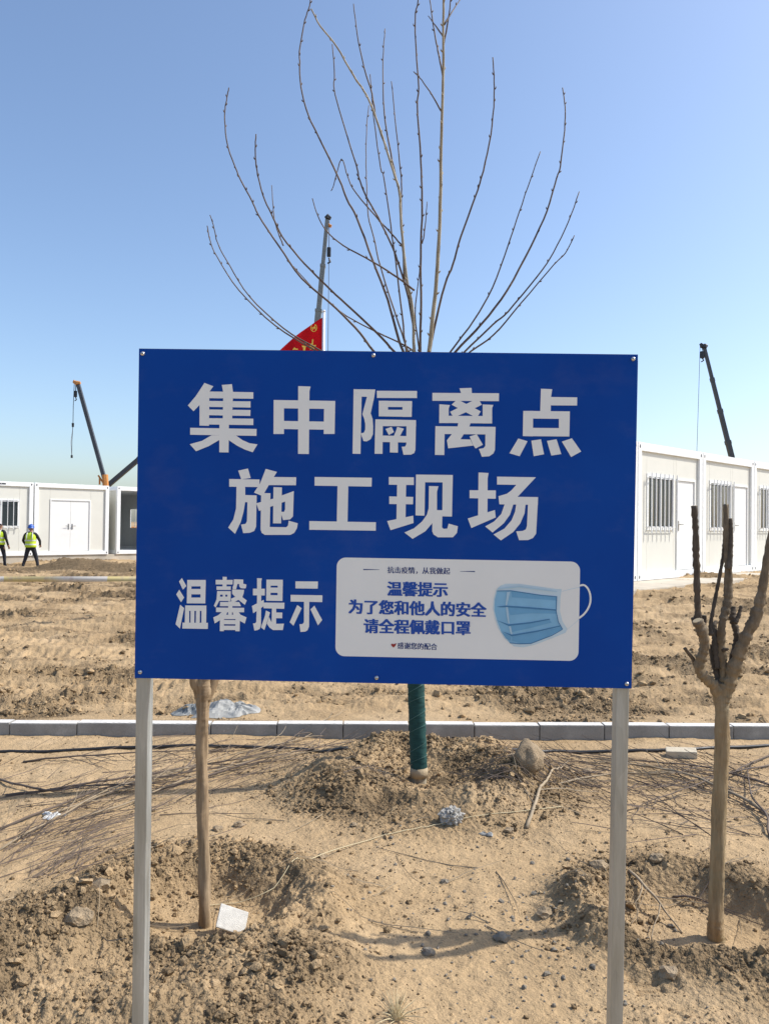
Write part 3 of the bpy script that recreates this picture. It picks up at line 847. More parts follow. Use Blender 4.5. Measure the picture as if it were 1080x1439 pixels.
    mids = [[(255,240),(540,282),(686,296),(684,330),(400,310),(262,300)], [(225,392),(420,408),(681,432),(684,455),(420,452),(245,470)],
            [(235,572),(430,545),(620,515),(640,540),(440,590),(262,630)], [(262,672),(500,632),(722,582),(735,600),(560,690),(440,730),(340,735),(262,712)],
            [(165,632),(255,672),(250,712),(205,690)]]
    flat([mp(q) for q in mids], Y3).build('mask_shade', 'mask_mid', mk)
    folds = [[(118,388),(200,377),(420,392),(681,414),(681,427),(420,408),(220,394),(150,394)], [(112,514),(230,556),(430,535),(622,502),(622,511),(430,549),(230,571)],
             [(168,622),(260,654),(500,615),(722,566),(722,575),(500,628),(260,670)], [(120,236),(250,233),(540,276),(690,290),(690,297),(540,284),(250,241),(120,243)],
             [(683,294),(690,294),(684,430),(704,530),(744,600),(738,604),(697,532),(677,430)], [(240,728),(330,737),(440,734),(640,657),(742,600),(742,606),(640,665),(440,742),(330,745),(240,735)]]
    flat([mp(q) for q in folds], Y3 - .0004).build('mask_fold', 'mask_deep', mk)
    pale = [[(215,250),(245,245),(225,330),(215,376),(200,376)], [(205,392),(222,392),(232,470),(238,548),(228,548),(212,470)], [(232,575),(250,572),(266,650),(250,648)],
            [(128,210),(330,190),(690,240),(688,250),(330,205),(125,225)]]
    flat([mp(q) for q in pale], Y3 - .0009).build('mask_highlight', 'mask_pale', mk)
    # ear loop printed over the card edge
    loop = spline([(903,189),(945,184),(980,214),(1003,270),(1006,340),(986,402),(945,460),(898,497)], 5)
    L, R_ = [], []
    for i, p_ in enumerate(loop):
        d = loop[min(i + 1, len(loop) - 1)] - loop[max(i - 1, 0)]; d = d / np.linalg.norm(d); nrm = np.array([-d[1], d[0]])
        L.append(p_ + nrm * 9); R_.append(p_ - nrm * 9)
    quads = [[tuple(L[i]), tuple(L[i + 1]), tuple(R_[i + 1]), tuple(R_[i])] for i in range(len(L) - 1)]
    flat([mp(q) for q in quads], -.0006, 0).build('ear_loop', 'print_card', mk)
    for pl in ([(735,245),(820,222),(903,205)], [(787,605),(840,560),(898,510)]):
        q = spline(pl, 4); thin = []
        for i in range(len(q) - 1):
            thin.append([(q[i][0], q[i][1] - 2), (q[i + 1][0], q[i + 1][1] - 2), (q[i + 1][0], q[i + 1][1] + 2), (q[i][0], q[i][1] + 2)])
        flat([mp(q_) for q_ in thin], Y1, 0).build('ear_loop', 'mask_rim', mk)
build_sign()

# ------------------------------------------------------------------ prefabricated cabins
DIRA = math.radians(43.6)
CW, CD, CH = 2.94, 6.0, 2.80
def cabin(name, kind):
    root = empty(name)
    P, B = .15, .17     # corner post width, beam height
    for x in (0, CW - P):
        for y in (0, CD - P):
            MB().bbox(x, x + P, y, y + P, .0, CH, .012).build('corner_post', 'frame_white', root)
    for y in (.004, CD - .154):
        MB().bbox(P - .02, CW - P + .02, y, y + .15, CH - B, CH - .003, .008).build('top_beam', 'frame_white', root)
        MB().bbox(P - .02, CW - P + .02, y, y + .15, .003, .15, .008).build('bottom_beam', 'frame_white', root)
    for x in (.004, CW - .154):
        MB().bbox(x, x + .15, P - .02, CD - P + .02, CH - B, CH - .003, .008).build('top_beam', 'frame_white', root)
        MB().bbox(x, x + .15, P - .02, CD - P + .02, .003, .15, .008).build('bottom_beam', 'frame_white', root)
    MB().box(.1, CW - .1, .1, CD - .1, CH - .05, CH - .02).build('roof', 'frame_white', root)
    MB().box(.1, CW - .1, .1, CD - .1, .08, .12).build('floor', 'inner_grey', root)
    # corner lifting slots: flat dark ovals paint the shade inside the holes
    for x in (.075, CW - .075):
        for z in (CH - .085, .075):
            pts = [(x + .022 * math.cos(t * math.pi / 6), z + .038 * math.sin(t * math.pi / 6)) for t in range(12)]
            flat([pts], -.003).build('lifting_slot_shade', 'dark_steel', root)
    # side and back walls
    for x in (.05, CW - .09):
        if kind == 'open' and x > 1:
            for ya, yb, za, zb in ((.1, 3.9, .13, CH - .12), (4.8, CD - .1, .13, CH - .12), (3.9, 4.8, .13, 1.05), (3.9, 4.8, 1.95, CH - .12)):
                MB().box(x, x + .04, ya, yb, za, zb).build('wall_panel', 'inner_grey', root)
            MB().box(x + .015, x + .025, 4.33, 4.37, 1.05, 1.95).build('mullion', 'frame_white', root)
            continue
        MB().box(x, x + .04, .1, CD - .1, .13, CH - .12).build('wall_panel', 'panel_cream', root)
    if kind != 'open':
        MB().box(.12, CW - .12, CD - .1, CD - .06, .13, CH - .12).build('wall_panel', 'panel_cream', root)
    y0 = .055
    n = 3
    if kind == 'open':
        # inner lining and far window
        for x in (.092,): MB().box(x, x + .03, .12, CD - .12, .13, CH - .13).build('lining', 'inner_grey', root)
        zz = [(.14, 1.0), (2.1, CH - .14)]
        for a, b in zz: MB().box(.13, CW - .13, CD - .1, CD - .06, a, b).build('wall_panel', 'inner_grey', root)
        for a, b in ((.13, 1.0), (2.0, CW - .13)): MB().box(a, b, CD - .1, CD - .06, 1.002, 2.098).build('wall_panel', 'inner_grey', root)
        w = MB().box(1.0, 2.0, CD - .085, CD - .075, 1.0, 2.1).build('window', 'print_white', root)
        MB().box(.1, CW - .1, .12, CD - .12, CH - .14, CH - .11).build('ceiling', 'inner_grey', root)
        return root
    # front wall as panels leaving openings
    op = []
    if kind in ('both',): op = [(.45, 1.63, 1.02, 2.19), (1.75, 2.66, .15, 2.15)]
    elif kind == 'window': op = [(1.15, 2.45, 1.06, 2.15)]
    elif kind == 'double': op = [(.60, 2.20, .15, 2.19)]
    xs = [P] + sorted(v for o_ in op for v in o_[:2]) + [CW - P]
    g = .0025
    for i in range(len(xs) - 1):
        a, b = xs[i], xs[i + 1]
        o_ = next((q for q in op if abs(q[0] - a) < 1e-6), None)
        segs = [(.15, CH - B)] if not o_ else [(.15, o_[2]), (o_[3], CH - B)]
        for z0, z1 in segs:
            if z1 - z0 < .02: continue
            MB().box(a + g, b - g, y0, y0 + .05, z0, z1).build('wall_panel', 'panel_cream', root)
    MB().box(P, CW - P, y0 + .052, y0 + .056, .15, CH - B).build('inner_sheet', 'dark_steel', root)
    for (a, b, z0, z1) in op:
        if z0 > .5:   # window
            fr = MB()
            for q in ((a, b, z0, z0 + .06), (a, b, z1 - .06, z1), (a, a + .06, z0 + .06, z1 - .06), (b - .06, b, z0 + .06, z1 - .06), ((a + b) / 2 - .025, (a + b) / 2 + .025, z0 + .06, z1 - .06)):
                fr.box(q[0], q[1], y0 - .015, y0 + .045, q[2], q[3])
            w = fr.build('window', 'frame_white', root)
            for s in (0, 1):
                xa = a + .06 if s == 0 else (a + b) / 2 + .025; xb = (a + b) / 2 - .025 if s == 0 else b - .06
                MB().box(xa, xb, y0 + .012, y0 + .018, z0 + .06, z1 - .06).build('pane', 'glass_dark', w)
            nb = 7
            for k in range(nb):
                x = a + .03 + (b - a - .06) * k / (nb - 1)
                MB().tube([(x, y0 - .10, z0 - .05), (x, y0 - .10, z1 + .01)], .013, 6).build('bar', 'bar_white', w)
            for z in (z0 + .07, z1 - .09):
                MB().box(a + .02, b - .02, y0 - .085, y0 - .075, z - .010, z + .010).build('cross_bar', 'bar_white', w)
            for x in (a + .035, b - .035):
                for z in (z0 + .07, z1 - .09):
                    MB().box(x - .010, x + .010, y0 - .074, y0 + .01, z - .009, z + .009).build('bracket', 'bar_white', w)
        else:
            leaves = [(a + .05, b - .05)] if b - a < 1.2 else [(a + .05, (a + b) / 2 - .003), ((a + b) / 2 + .003, b - .05)]
            fr = MB().box(a + .002, a + .047, y0 - .022, y0 + .04, z0, z1).box(b - .047, b - .002, y0 - .022, y0 + .04, z0, z1).box(a + .047, b - .047, y0 - .0225, y0 + .0395, z1 - .047, z1 - .001)
            fr.build('door_frame', 'door_white', root)
            for j, (xa, xb) in enumerate(leaves):
                d = MB().bbox(xa, xb, y0 + .004, y0 + .038, z0 + .012, z1 - .052, .004).build('door', 'door_white', root)
                hx = xa + .07 if (j == len(leaves) - 1) else xb - .07
                sg = 1 if hx < (xa + xb) / 2 else -1
                h = MB().box(hx - .022, hx + .022, y0 - .006, y0 + .0035, z0 + .86, z0 + 1.08)
                h.tube([(hx, y0 - .006, z0 + 1.0), (hx, y0 - .05, z0 + 1.0), (hx + sg * .12, y0 - .052, z0 + 1.0)], .011, 6)
                h.build('handle', 'lock_steel', d)
    return root

def row_place(o, p0, t, z):
    d = Vector((math.cos(DIRA), math.sin(DIRA), 0))
    q = p0 + d * t
    o.location = (q.x, q.y, z); o.rotation_euler = (0, 0, DIRA)

def build_cabins():
    # right row
    p0 = at(896, 742, 15.4); p0.z = 0
    zr = CAM_H + (742.5 - 818) * 15.4 / 1080
    both = cabin('prefab_cabin', 'both')
    labs = ['white prefab cabin with barred window and door, its corner just past the notice board edge',
            'white prefab cabin with barred window and door standing behind the pruned bare tree',
            'white prefab cabin at the row\'s receding end, only its barred window showing',
            'white prefab cabin mostly hidden behind the blue notice board']
    for k, lab in zip((0, 1, 2, -1), labs):
        o = both if k == 0 else copy_tree(both)
        row_place(o, p0, k * 2.97, zr)
        tag(o, lab, 'cabin', 'prefab cabins set in rows')
    d = Vector((math.cos(DIRA), math.sin(DIRA), 0)); nrm = Vector((-d.y, d.x, 0))
    # slab under the right row
    s = empty('concrete_slab', (p0.x, p0.y, zr - .004), DIRA); tag(s, kind='structure')
    MB().bbox(-3.6, 14, -1.0, 6.8, -.6, 0, .02).build('slab', 'slab_concrete', s)
    # left row
    q0 = at(48, 733, 29.4); q0.z = 0
    zl = CAM_H + (732.5 - 782) * 29.4 / 1080
    w = cabin('prefab_cabin', 'window'); row_place(w, q0, -2.98, zl)
    tag(w, 'white prefab cabin with one barred window, behind the two workers', 'cabin', 'prefab cabins set in rows')
    f = [(.72, .78), (.79, .93), (.94, 1.02)]
    m = MB()
    for a, b in f: m.box(a * 1.9, b * 1.9, -.004, .003, CH - .115, CH - .065)
    m.build('beam_marking', 'dark_steel', w)
    dd = cabin('prefab_cabin', 'double'); row_place(dd, q0, 0, zl)
    tag(dd, 'white prefab cabin with a closed double door in its front', 'cabin', 'prefab cabins set in rows')
    op = cabin('prefab_cabin', 'open'); row_place(op, q0, 3.28, zl)
    tag(op, 'unfinished white prefab cabin with open front and dark interior', 'cabin', 'prefab cabins set in rows')
    # footing blocks under the left row
    s = empty('strip_footing', (q0.x, q0.y, zl - .004), DIRA); tag(s, kind='structure')
    MB().bbox(-6.5, 8, .05, 6.1, -.7, 0, .01).build('footing', 'slab_concrete', s)
    return p0, q0
P0, Q0 = build_cabins()

# ------------------------------------------------------------------ cranes
def truck_crane(label, base, tip, Y0, mats, widths, hook_px=None, line_to=None, head='dark', heading=0.0, fold=None):
    """base/tip: world points of boom foot and boom head"""
    body, boom_m = mats
    zg = hgt(base.x, base.y)
    root = empty('mobile_crane', (base.x, base.y, zg)); tag(root, label, 'crane', 'cranes behind the cabins')
    O = Vector((base.x, base.y, zg))
    L = lambda p: Vector(p) - O
    c, s = math.cos(heading), math.sin(heading)
    def bx(name, x0, x1, y0, y1, z0, z1, mat, b=.04):
        m = MB().bbox(x0, x1, y0, y1, z0, z1, b)
        m.v = [(x * c - y * s, x * s + y * c, z) for x, y, z in m.v]
        return m.build(name, mat, root)
    bz = base.z - zg
    bx('chassis', -4.2, 3.6, -1.15, 1.15, .75, 1.15, 'dark_steel')
    cb = bx('cab', -5.6, -4.0, -1.15, 1.15, .7, min(2.5, bz - .2), body, .12)
    m = MB().bbox(-5.61, -5.2, -1.0, 1.0, 1.55, 2.2, .05); m.v = [(x * c - y * s, x * s + y * c, z) for x, y, z in m.v]; m.build('windscreen', 'glass_dark', cb)
    bx('deck', -3.9, 3.5, -1.1, 1.1, 1.153, 1.3, body)
    bx('turret', -.5, .5, -.5, .5, 1.303, bz - .45, body, .08)
    for x in (-4.6, -1.2, 1.4, 2.7):
        for y in (-1.0, 1.0):
            m = MB().tube([(x, y - .15, .5), (x, y + .15, .5)], .5, 18); m.v = [(a * c - b_ * s, a * s + b_ * c, z) for a, b_, z in m.v]
            w = m.build('wheel', 'rubber', root, True)
            m = MB().tube([(x, y - .155, .5), (x, y + .155, .5)], .26, 12); m.v = [(a * c - b_ * s, a * s + b_ * c, z) for a, b_, z in m.v]
            m.build('rim', 'lock_steel', w)
    d = (tip - base); n = len(widths)
    for i, wd in enumerate(widths):
        a = base + d * (max(0, i - .02) / n); b = base + d * ((i + 1) / n)
        MB().tube([L(a), L(b)], wd * .7071, 4, ph=math.pi / 4).build('boom_section', boom_m, root)
        if i < n - 1:
            e = d.normalized() * .14
            MB().tube([L(b - e), L(b + e * .2)], wd * .80, 4, ph=math.pi / 4).build('boom_collar', boom_m, root)
    return root, L, O

def build_cranes():
    # left crane with orange head
    Y = 42.0
    b, t = at(148.5, 679, Y), at(110, 541, Y)
    r, L, O = truck_crane('dark steel crane boom with orange head rising over the double door cabin', b, t, Y, ('crane_orange', 'boom_grey'), [.19], heading=.3)
    m = MB().tube([L(at(147.5, 667, Y)), L(at(148.5, 684, Y))], .17, 8); m.build('boom_foot', 'crane_orange', r)
    m = MB().tube([L(at(103, 536, Y)), L(at(108, 538.5, Y)), L(at(113, 538, Y))], [.07, .14, .08], 6).tube([L(at(104, 534, Y)), L(at(104.5, 539, Y))], .045, 5).build('boom_head', 'crane_orange', r)
    m = MB().tube([L(at(138, 668, Y)), L(at(142, 674, Y)), L(at(146, 680, Y))], .05, 5).tube([L(at(140, 672, Y)), L(at(140, 681, Y))], .05, 5).build('railing', 'crane_orange', r)
    hk = MB().bbox(-.08, .08, -.06, .06, -.18, .18, .05)
    c = L(at(106.2, 553.5, Y)); hk.v = [tuple(Vector(p) + c) for p in hk.v]
    hk.tube([c + Vector((0, 0, -.15)), c + Vector((.05, 0, -.32)), c + Vector((-.04, 0, -.38))], .03, 5)
    hk.build('hook_block', 'dark_steel', r)
    MB().tube([L(at(106.5, 539, Y)), c], .022, 4).build('hoist_rope', 'wire', r)
    MB().tube([L(at(104.3, 540, Y)), L(at(103, 570, Y)), L(at(102.5, 597, Y)), L(at(101, 620, Y)), L(at(100.8, 641, Y))], .018, 4).build('hoist_rope', 'wire', r)
    MB().tube([L(at(102.4, 594.5, Y)), L(at(102.4, 600, Y))], [.07, .06], 6).build('rope_weight', 'dark_steel', r)
    MB().tube([L(at(102.4, 600, Y)), L(at(99.4, 622, Y)), L(at(100.8, 641, Y))], .012, 4).build('sling', 'pole_white', r)
    MB().tube([L(at(100.8, 639.5, Y)), L(at(100.8, 643.5, Y))], .06, 6).build('sling_hook', 'dark_steel', r)
    # low boom crossing beside it
    Y = 47.0
    b, t = at(146, 687, Y), at(300, 556, Y)
    truck_crane('dark crane boom at a low angle slanting up over the open cabin', b, t, Y, ('crane_yellow', 'boom_grey'), [.26, .24, .2], heading=.2)
    # middle crane
    Y = 50.0
    b, t = at(424, 690, Y), at(459.5, 309, Y)
    r, L, O = truck_crane('tall grey telescopic crane boom rising behind the red flag', b, t, Y, ('crane_yellow', 'boom_green_grey'), [.50, .48, .45, .40, .31, .24], heading=.1)
    MB().tube([L(at(457, 306.5, Y)), L(at(460, 304.5, Y)), L(at(464.5, 307, Y))], [.12, .22, .12], 6).build('boom_head', 'dark_steel', r)
    MB().tube([L(at(461, 316, Y)), L(at(465.5, 318, Y))], [.12, .10], 6).build('sheave', 'crane_orange', r)
    c = L(at(462, 354, Y)); hk = MB().bbox(-.13, .13, -.08, .08, -.32, .32, .06); hk.v = [tuple(Vector(p) + c) for p in hk.v]
    hk.tube([c + Vector((0, 0, -.38)), c + Vector((.1, 0, -.65)), c + Vector((-.08, 0, -.75))], .06, 5).build('hook_block', 'dark_steel', r)
    MB().tube([L(at(462.3, 310, Y)), c], .022, 4).build('hoist_rope', 'wire', r)
    MB().tube([L(at(462, 364, Y)), L(at(460.5, 500, Y)), L(at(459.5, 640, Y))], .018, 4).build('tag_line', 'wire', r)
    # right crane
    Y = 33.0
    b, t = at(1033, 664, Y), at(989, 488, Y)
    r, L, O = truck_crane('dark crane boom with hanging hook rising over the barred window cabins', b, t, Y, ('crane_yellow', 'boom_grey'), [.19, .165, .14, .12], heading=-.4)
    MB().tube([L(at(983.5, 482.5, Y)), L(at(986, 486, Y)), L(at(990, 487, Y)), L(at(992.5, 484.5, Y))], [.06, .11, .14, .08], 6).build('boom_head', 'dark_steel', r)
    c = L(at(986.3, 498.5, Y)); hk = MB().bbox(-.09, .09, -.06, .06, -.16, .16, .05); hk.v = [tuple(Vector(p) + c) for p in hk.v]
    hk.tube([c + Vector((0, 0, -.14)), c + Vector((.06, 0, -.24)), c + Vector((-.04, 0, -.3))], .03, 5).build('hook_block', 'dark_steel', r)
    MB().tube([L(at(986.3, 486, Y)), c], .012, 4).build('hoist_rope', 'wire', r)
    MB().tube([L(at(983.3, 484, Y)), L(at(981, 560, Y)), L(at(978.5, 640, Y))], .010, 4).build('tag_line', 'wire', r)
build_cranes()

# ------------------------------------------------------------------ flag
def build_flag():
    Y = 12.0
    top = at(455.2, 438, Y); zg = hgt(top.x, Y)
    root = empty('flagpole', (top.x, top.y, zg)); tag(root, 'slim white flagpole rising behind the notice board', 'flagpole')
    hh = top.z - zg
    MB().tube([(0, 0, -.3), (0, 0, hh)], [.026, .021], 12).build('pole', 'pole_white', root, True)
    MB().tube([(0, 0, hh), (0, 0, hh + .03)], [.028, .012], 10).build('finial', 'pole_white', root, True)
    h0 = at(454, 446, Y)
    fl = empty('flag', (top.x - .024, top.y, h0.z)); tag(fl, 'red flag with gold emblem and lettering drooping from the white pole', 'flag')
    N, Mv = 40, 26; Wf, Hf = 1.35, .95
    def pos(u, v, off=0.0):   # u along fly 0..1, v down 0..1
        s = u * Wf
        xx = -.93 * s * (1 - .18 * u) ; zz = -.50 * s - .22 * s * s * (1 - v) - .02 * s
        w = .10 * u ** .7 * math.sin(u * 9 + v * 3.2) + .05 * u * math.sin(u * 17 - v * 5)
        z = zz * (1 - .10 * v) - v * Hf * (1 - .10 * u)
        return Vector((xx + .05 * u * math.sin(v * 4), w + off, z))
    vv = [pos(i / N, j / Mv) for i in range(N + 1) for j in range(Mv + 1)]
    ff = [(i * (Mv + 1) + j, i * (Mv + 1) + j + 1, (i + 1) * (Mv + 1) + j + 1, (i + 1) * (Mv + 1) + j) for i in range(N) for j in range(Mv)]
    m = MB(); m._add(vv, ff); c = m.build('cloth', 'flag_red', fl, True)
    sol = c.modifiers.new('thick', 'SOLIDIFY'); sol.thickness = .002; sol.offset = 0
    # gold marks, traced on the cloth plane
    inv = []
    def cloth_at(px, py):
        t = at(px, py, Y) - Vector(fl.location)
        best = None
        u, v = .2, .2
        for _ in range(40):
            p = pos(u, v); e = Vector((t.x - p.x, 0, t.z - p.z))
            du = (pos(u + 1e-3, v) - p) / 1e-3; dv = (pos(u, v + 1e-3) - p) / 1e-3
            det = du.x * dv.z - dv.x * du.z
            if abs(det) < 1e-9: break
            u += .7 * (e.x * dv.z - dv.x * e.z) / det; v += .7 * (du.x * e.z - e.x * du.z) / det
            u = min(max(u, 0), 1); v = min(max(v, 0), 1)
        return pos(u, v, -.008)
    k = lambda a, b: cloth_at(385 + a / 12, 430 + b / 12)
    marks = MB()
    def poly(L_):
        P = [k(a, b) for a, b in L_]
        marks._add(P, [tuple(range(len(P)))])
    ring = []
    for j in range(18):
        a0, a1 = math.radians(-70 + j * 17), math.radians(-70 + (j + 1) * 17)
        poly([(668 + 58 * math.cos(a0), 362 + 68 * math.sin(a0)), (668 + 58 * math.cos(a1), 362 + 68 * math.sin(a1)), (668 + 47 * math.cos(a1), 362 + 56 * math.sin(a1)), (668 + 47 * math.cos(a0), 362 + 56 * math.sin(a0))])
    for L_ in ([(690,310),(705,318),(680,360),(660,355)], [(628,352),(700,345),(700,368),(632,375)], [(655,365),(672,362),(650,405),(634,400)], [(672,362),(690,360),(712,388),(698,398)],
               [(640,548),(662,560),(655,655),(628,655)], [(606,632),(655,610),(655,640),(608,660)], [(600,660),(705,652),(708,675),(604,688)], [(640,685),(660,685),(690,735),(672,745)], [(625,690),(645,690),(618,735),(600,728)],
               [(470,668),(535,672),(535,700),(474,694)], [(488,695),(530,695),(525,752),(492,752)], [(322,742),(350,710),(362,716),(345,755),(322,757)], [(352,728),(408,730),(408,750),(352,750)]):
        poly(L_)
    marks.build('gold_marks', 'flag_gold', c)
build_flag()

# ------------------------------------------------------------------ barrier tape
def build_tape():
    Y = 12.0
    a = at(-140, 813, Y); b = at(330, 812, Y)
    for p, lab in ((a, 'thin steel stake holding the far end of the yellow barrier tape'), (b, 'thin steel stake for the barrier tape behind the notice board')):
        z = hgt(p.x, p.y)
        o = MB().tube([(0, 0, -.3), (0, 0, p.z - z + .15)], .012, 8).tube([(0, 0, p.z - z + .13), (.05, 0, p.z - z + .13), (.06, 0, p.z - z + .17)], .006, 6).build('barrier_stake', 'galvanised', None)
        o.location = (p.x, p.y, z); tag(o, lab, 'stake', 'barrier tape stakes')
    N = 60; m = MB(); vv = []
    for i in range(N + 1):
        t = i / N; p = a.lerp(b, t); sag = -.015 * 4 * t * (1 - t)
        tw = .35 * math.sin(t * 11) + .2
        for s in (-1, 1):
            vv.append((p.x - a.x, s * .04 * math.sin(tw) + .01 * math.sin(t * 20), p.z + sag + s * .042 * math.cos(tw) - a.z))
    m._add(vv, [(2 * i, 2 * i + 2, 2 * i + 3, 2 * i + 1) for i in range(N)])
    o = m.build('barrier_tape', 'tape_stripe', None, True); o.location = a
    so = o.modifiers.new('thick', 'SOLIDIFY'); so.thickness = .0008
    tag(o, 'yellow and white barrier tape strung low across the field before the cabins', 'tape')
build_tape()

# ------------------------------------------------------------------ trees
def limb(pts, name, mat, parent, O, sides=10, jit=.06, per=5, seed=0, knots=0., flute=0.):
    """pts: (world point, radius)"""
    q = spline([(*p, r) for p, r in pts], per)
    m = MB(); r_ = random.Random(seed)
    P = [Vector(a[:3]) - O for a in q]; R = [max(.0006, a[3]) * (1 + knots * (r_.random() - .4)) for a in q]
    m.tube(P, R, sides, True, jit, seed, 0., flute)
    return m.build(name, mat, parent, True)

def build_right_tree():
    Y = 3.20; k = Y / 1080
    base = at(1005, 1308, Y); base.z = hgt(base.x, Y); O = base.copy()
    root = empty('pruned_tree', O); tag(root, 'bare pruned young tree with many sawn stubs, standing before the barred window cabins', 'tree', 'young trees planted in dug pits')
    def W(L_, dy=0.0):
        n = len(L_)
        return [(at(x, y, Y + dy * (i / max(1, n - 1))), r * k) for i, (x, y, r) in enumerate(L_)]
    tr = W([(1006, 1330, 12), (1005, 1305, 11), (1006, 1260, 9.6), (1008, 1200, 9.8), (1010, 1130, 9.6), (1014, 1060, 9.8), (1014, 1010, 9.2), (1013, 978, 10), (1014, 960, 8)])
    limb(tr, 'trunk', 'bark_tan', root, O, 24, .035, 16, 1, .07, .045)
    B = [([(1014, 990, 7), (1003, 965, 7), (991, 953, 7.2), (982, 940, 7), (985, 924, 6.8), (990, 905, 6.8), (985, 885, 7), (979, 872, 6.6)], -.05, 'bark_tan'),
         ([(980, 876, 4.5), (980, 860, 4.6), (979, 830, 4.2), (978, 790, 4.2), (977, 750, 4.2), (975, 711, 3.8)], -.02, 'bark_grey'),
         ([(978, 937, 3), (973, 926, 2.6), (966, 917, 2.2), (961.5, 911, 2)], -.03, 'bark_grey'),
         ([(986, 884, 3.6), (989, 875, 3.2), (989, 865, 2.8)], .0, 'bark_grey'),
         ([(975, 874, 3.0), (973, 868, 2.6)], .0, 'bark_grey'),
         ([(1010, 962, 4.5), (1007, 948, 4.2), (1002, 928, 4), (996.5, 906, 3.4)], .05, 'bark_grey'),
         ([(1008, 940, 3.4), (1006, 916, 3.6), (1004, 897, 4.4), (1003, 880, 3.6), (1006, 874, 2.4)], .06, 'bark_grey'),
         ([(999, 893, 3.0), (998, 878, 2.6), (1004, 844, 2.4), (1011, 808, 2.2), (1015, 785, 2.2), (1017, 757, 1.8)], .08, 'bark_grey'),
         ([(1014, 985, 6), (1015, 955, 6), (1015, 930, 5.6), (1013, 905, 5.4), (1014, 877, 5.2), (1019, 858, 5.6), (1022, 840, 5.4), (1023, 810, 5.2), (1022, 777, 5), (1020, 740, 4), (1019, 709, 3.6)], .04, 'bark_tan'),
         ([(1024, 800, 3.6), (1026, 775, 3.2), (1027, 750, 2.4), (1026, 729, 2.2)], .03, 'bark_grey'),
         ([(1017, 985, 8), (1024, 962, 8.5), (1032, 936, 8.6), (1041, 912, 8), (1051, 888, 7.6), (1062, 866, 7.2), (1068, 840, 6), (1074, 808, 5.6), (1081, 770, 5.4), (1089, 730, 5), (1094, 690, 4.6)], -.10, 'bark_tan'),
         ([(1024, 950, 4.5), (1030, 922, 4.6), (1035, 901, 4.6), (1033, 884, 4.4), (1029, 868, 4.4), (1030, 853, 3.8)], .07, 'bark_grey'),
         ([(1033, 876, 3), (1037, 866, 2.6), (1041, 852, 2.2)], .02, 'bark_grey'),
         ([(1018, 965, 3.4), (1026, 963, 3), (1034, 962, 2.4)], -.03, 'bark_grey'),
         ([(1062, 868, 4), (1068, 871, 2)], -.02, 'bark_grey'), ([(1015, 914, 3), (1023, 912, 1.5)], -.02, 'bark_grey'), ([(1049, 894, 3.5), (1053, 893, 2.2)], -.03, 'bark_grey')]
    for i, (pl, dy, mt) in enumerate(B):
        P_ = W(pl, dy)
        if len(pl) > 2 and pl[-1][1] < 880:     # pale saw cut on the stump end
            e_, f_ = P_[-1], P_[-2]
            d_ = (e_[0] - f_[0]).normalized()
            c_ = MB().tube([e_[0] - O - d_ * .001, e_[0] - O + d_ * .0015], [e_[1] * .95, e_[1] * .9], 10)
            limb_o = limb(P_, 'branch', mt, root, O, 14, .10, 9, 20 + i, .34, .06)
            c_.build('saw_cut', 'cut_wood', limb_o)
            continue
        limb(W(pl, dy), 'branch', mt, root, O, 14, .10, 9, 20 + i, .34, .06)

def build_left_tree():
    Y = 3.22; k = Y / 1080
    base = at(288, 1305, Y); base.z = hgt(base.x, Y); O = base.copy()
    root = empty('pruned_tree', O); tag(root, 'slim brown tree trunk in the left pit, its crown hidden by the notice board', 'tree', 'young trees planted in dug pits')
    W = lambda L_, dy=0.: [(at(x, y, Y + dy * i / max(1, len(L_) - 1)), r * k) for i, (x, y, r) in enumerate(L_)]
    limb(W([(288, 1335, 10), (288, 1305, 8.6), (287, 1250, 8.2), (286, 1190, 8.0), (284.5, 1130, 8.2), (283.5, 1080, 8.2), (284, 1030, 8.4), (285, 995, 9), (286, 972, 11), (287, 950, 11)]), 'trunk', 'bark_brown', root, O, 24, .035, 16, 5, .06, .06)
    for i, (pl, dy) in enumerate((([(282, 985, 6), (274, 958, 7), (266, 930, 6.5), (258, 890, 6), (262, 840, 5), (256, 780, 4)], -.08), ([(290, 985, 6), (299, 960, 7), (307, 935, 6.5), (312, 890, 6), (322, 840, 5), (326, 770, 4)], .05),
                                  ([(286, 975, 6), (287, 945, 6.5), (288, 905, 6), (284, 850, 5), (290, 760, 4)], .1), ([(307, 935, 4), (318, 920, 3.5), (330, 880, 3)], -.06))):
        limb(W(pl, dy), 'branch', 'bark_brown', root, O, 9, .10, 5, 40 + i, .15)

